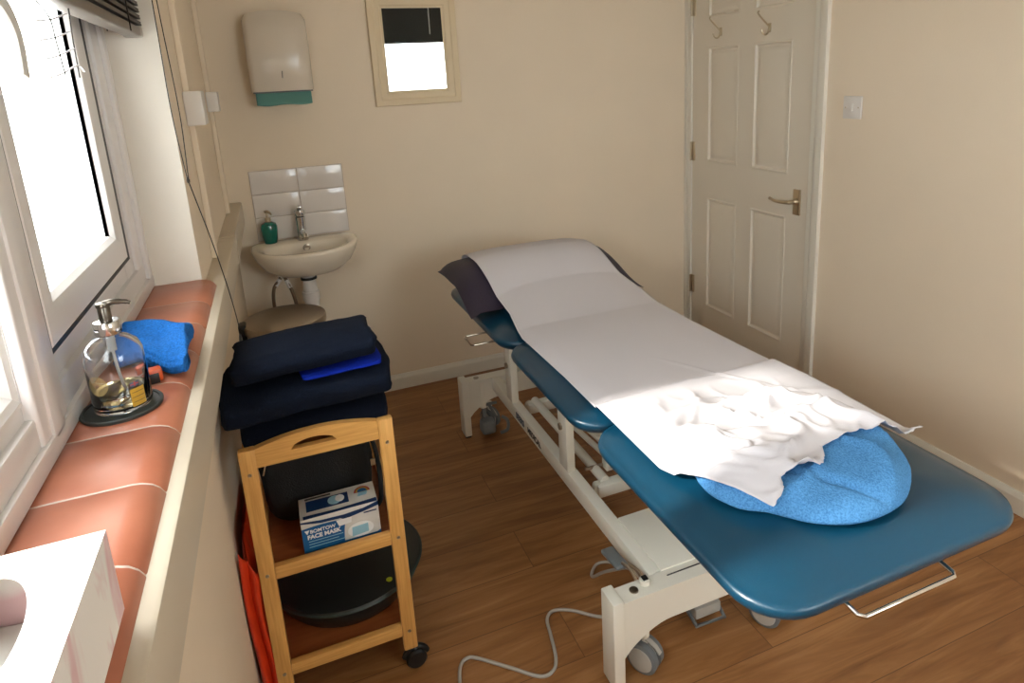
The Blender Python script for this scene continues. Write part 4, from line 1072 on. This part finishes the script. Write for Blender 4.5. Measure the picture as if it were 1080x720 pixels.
# small orange packet behind the bottle
t = thing('foil_packet', 'small orange and black packet half hidden behind the glass bottle', 'packet', (-.015, -1.955, ZS))
MB().box((-.040, -1.945, ZS + .0004), (-.008, -1.925, ZS + .022), .004, 2, rot=Matrix.Rotation(.3, 3, 'Z')).build('wrapper', M_copper, t)
MB().box((-.030, -1.948, ZS + .0004), (-.014, -1.944, ZS + .016), .001, 2, rot=Matrix.Rotation(.3, 3, 'Z'), piv=(-.024, -1.935, ZS)).build('dark_panel', M_black, t)

# blue face cloth on the sill
o_ = fold_towel('face_cloth', -.092, .018, -1.897, -1.715, ZS + .0004, ZS + .046, 5.5, M_blue2, '', parent=None, layers=3)
tag(o_, 'folded bright blue face cloth on the tiled sill behind the soap bottle', 'cloth')
del o_['group']
# shape it: squared rolled end towards the room
me = o_.data
for v in me.vertices:
    x, y, z = v.co
    s_ = sm(-.06, .02, x)
    v.co.y = y - .030 * s_ * (1 if y < -1.77 else .2) - .02 * s_
    v.co.z = ZS + (z - ZS) * (1 - .22 * sm(.0, 1, (x + .09) / .11)) + .009 * noise.noise(Vector((x * 34, y * 20, z * 20))) * (1 if z > ZS + .01 else 0)
    v.co.x = x + .012 * sm(-1.80, -1.90, y)

# tissue box
t = thing('tissue_box', 'white and pink marbled tissue box at the near end of the sill', 'tissue box', (-.04, -2.58, ZS))
x0, x1, y0, y1, z0, z1 = -.098, .0255, -2.70, -2.458, ZS + .0005, 1.104
b = MB(); ocx, ocy, orx, ory = -.044, -2.566, .038, .078
N_ = 64
def oct_(i):
    a = 2 * PI * i / N_; return (ocx + orx * math.cos(a), ocy + ory * math.sin(a))
def sq(i):
    a = 2 * PI * i / N_; c_, s_ = math.cos(a), math.sin(a); cxm, cym = (x0 + x1) / 2, (y0 + y1) / 2
    hx, hy = (x1 - x0) / 2, (y1 - y0) / 2
    dx, dy = (orx * c_ + ocx - cxm), (ory * s_ + ocy - cym)
    k = max(abs(dx) / hx, abs(dy) / hy); return (cxm + dx / k, cym + dy / k)
ins = [oct_(i) for i in range(N_)]; outs = [sq(i) for i in range(N_)]
for cxv, cyv in ((x0, y0), (x1, y0), (x0, y1), (x1, y1)):     # snap the nearest point onto each corner
    k = min(range(N_), key=lambda i: (outs[i][0] - cxv) ** 2 + (outs[i][1] - cyv) ** 2); outs[k] = (cxv, cyv)
b.ring_stack([[(p[0], p[1], z1 - .0006) for p in ins], [(p[0], p[1], z1) for p in ins], [(p[0], p[1], z1) for p in outs], [(p[0], p[1], z0) for p in outs]], False, True)
b.build('carton', M_marble, t, ang=30)
b = MB(); b.grid(lambda u, v: (x0 + .004 + (x1 - x0 - .008) * u, y0 + .004 + (y1 - y0 - .008) * v, z1 - .046 + .007 * math.sin(v * 9 + u * 4) - .010 * sm(.55, .6, v)), 30, 30)
b.build('tissues', M_tissue, t)

# ================================================================== LIGHT
w = bpy.data.worlds.new('W'); sc.world = w; w.use_nodes = True
bg = w.node_tree.nodes['Background']; bg.inputs['Color'].default_value = (.93, .97, 1.0, 1); bg.inputs['Strength'].default_value = 8.0
sd = bpy.data.lights.new('sun', 'SUN'); sd.energy = 9; sd.angle = math.radians(3.0); sd.color = (1.0, .95, .87)
so_ = bpy.data.objects.new('sun', sd); COL.objects.link(so_)
dirv = Vector((1, -.10, -.64)).normalized(); so_.rotation_euler = dirv.to_track_quat('-Z', 'Y').to_euler(); so_.location = (-4, 0, 4)
def portal(name, loc, rot, sx, sy):
    l = bpy.data.lights.new(name, 'AREA'); l.shape = 'RECTANGLE'; l.size = sx; l.size_y = sy; l.energy = 1
    l.cycles.is_portal = True
    o = bpy.data.objects.new(name, l); COL.objects.link(o); o.location = loc; o.rotation_euler = rot
portal('window_portal', (-.31, (YL + YR) / 2, (ZS + WTOP) / 2), (0, -PI / 2, 0), WTOP - ZS, abs(YL - YR))
portal('window_portal', ((FX0 + FX1) / 2, YF - .31, (FZ0 + FZ1) / 2), (PI / 2, 0, 0), FX1 - FX0, FZ1 - FZ0)

# ================================================================== CAMERA
f_, px_, py_ = 692.67, 566.53, 252.36; yaw, pitch, roll = -.3743, .2412, -.052
Fv = Vector((-math.sin(yaw) * math.cos(pitch), math.cos(yaw) * math.cos(pitch), -math.sin(pitch)))
Rv = Vector((math.cos(yaw), math.sin(yaw), 0)); Uv = Rv.cross(Fv)
R2 = math.cos(roll) * Rv + math.sin(roll) * Uv; U2 = -math.sin(roll) * Rv + math.cos(roll) * Uv
cam = bpy.data.cameras.new('camera'); co = bpy.data.objects.new('camera', cam); COL.objects.link(co)
m4 = Matrix((R2, U2, -Fv)).transposed().to_4x4(); m4.translation = Vector((.1894 * 1.05, -2.9018 * 1.05, 1.3865 * 1.05))
co.matrix_world = m4
cam.sensor_width = 36; cam.sensor_fit = 'HORIZONTAL'; cam.lens = f_ / 1080 * 36
cam.shift_x = (540 - px_) / 1080; cam.shift_y = (py_ - 360) / 1080; cam.clip_start = .02
sc.camera = co
vs = sc.view_settings; vs.view_transform = 'Standard'; vs.look = 'None'; vs.exposure = 0.50; vs.gamma = 1; vs.use_curve_mapping = False
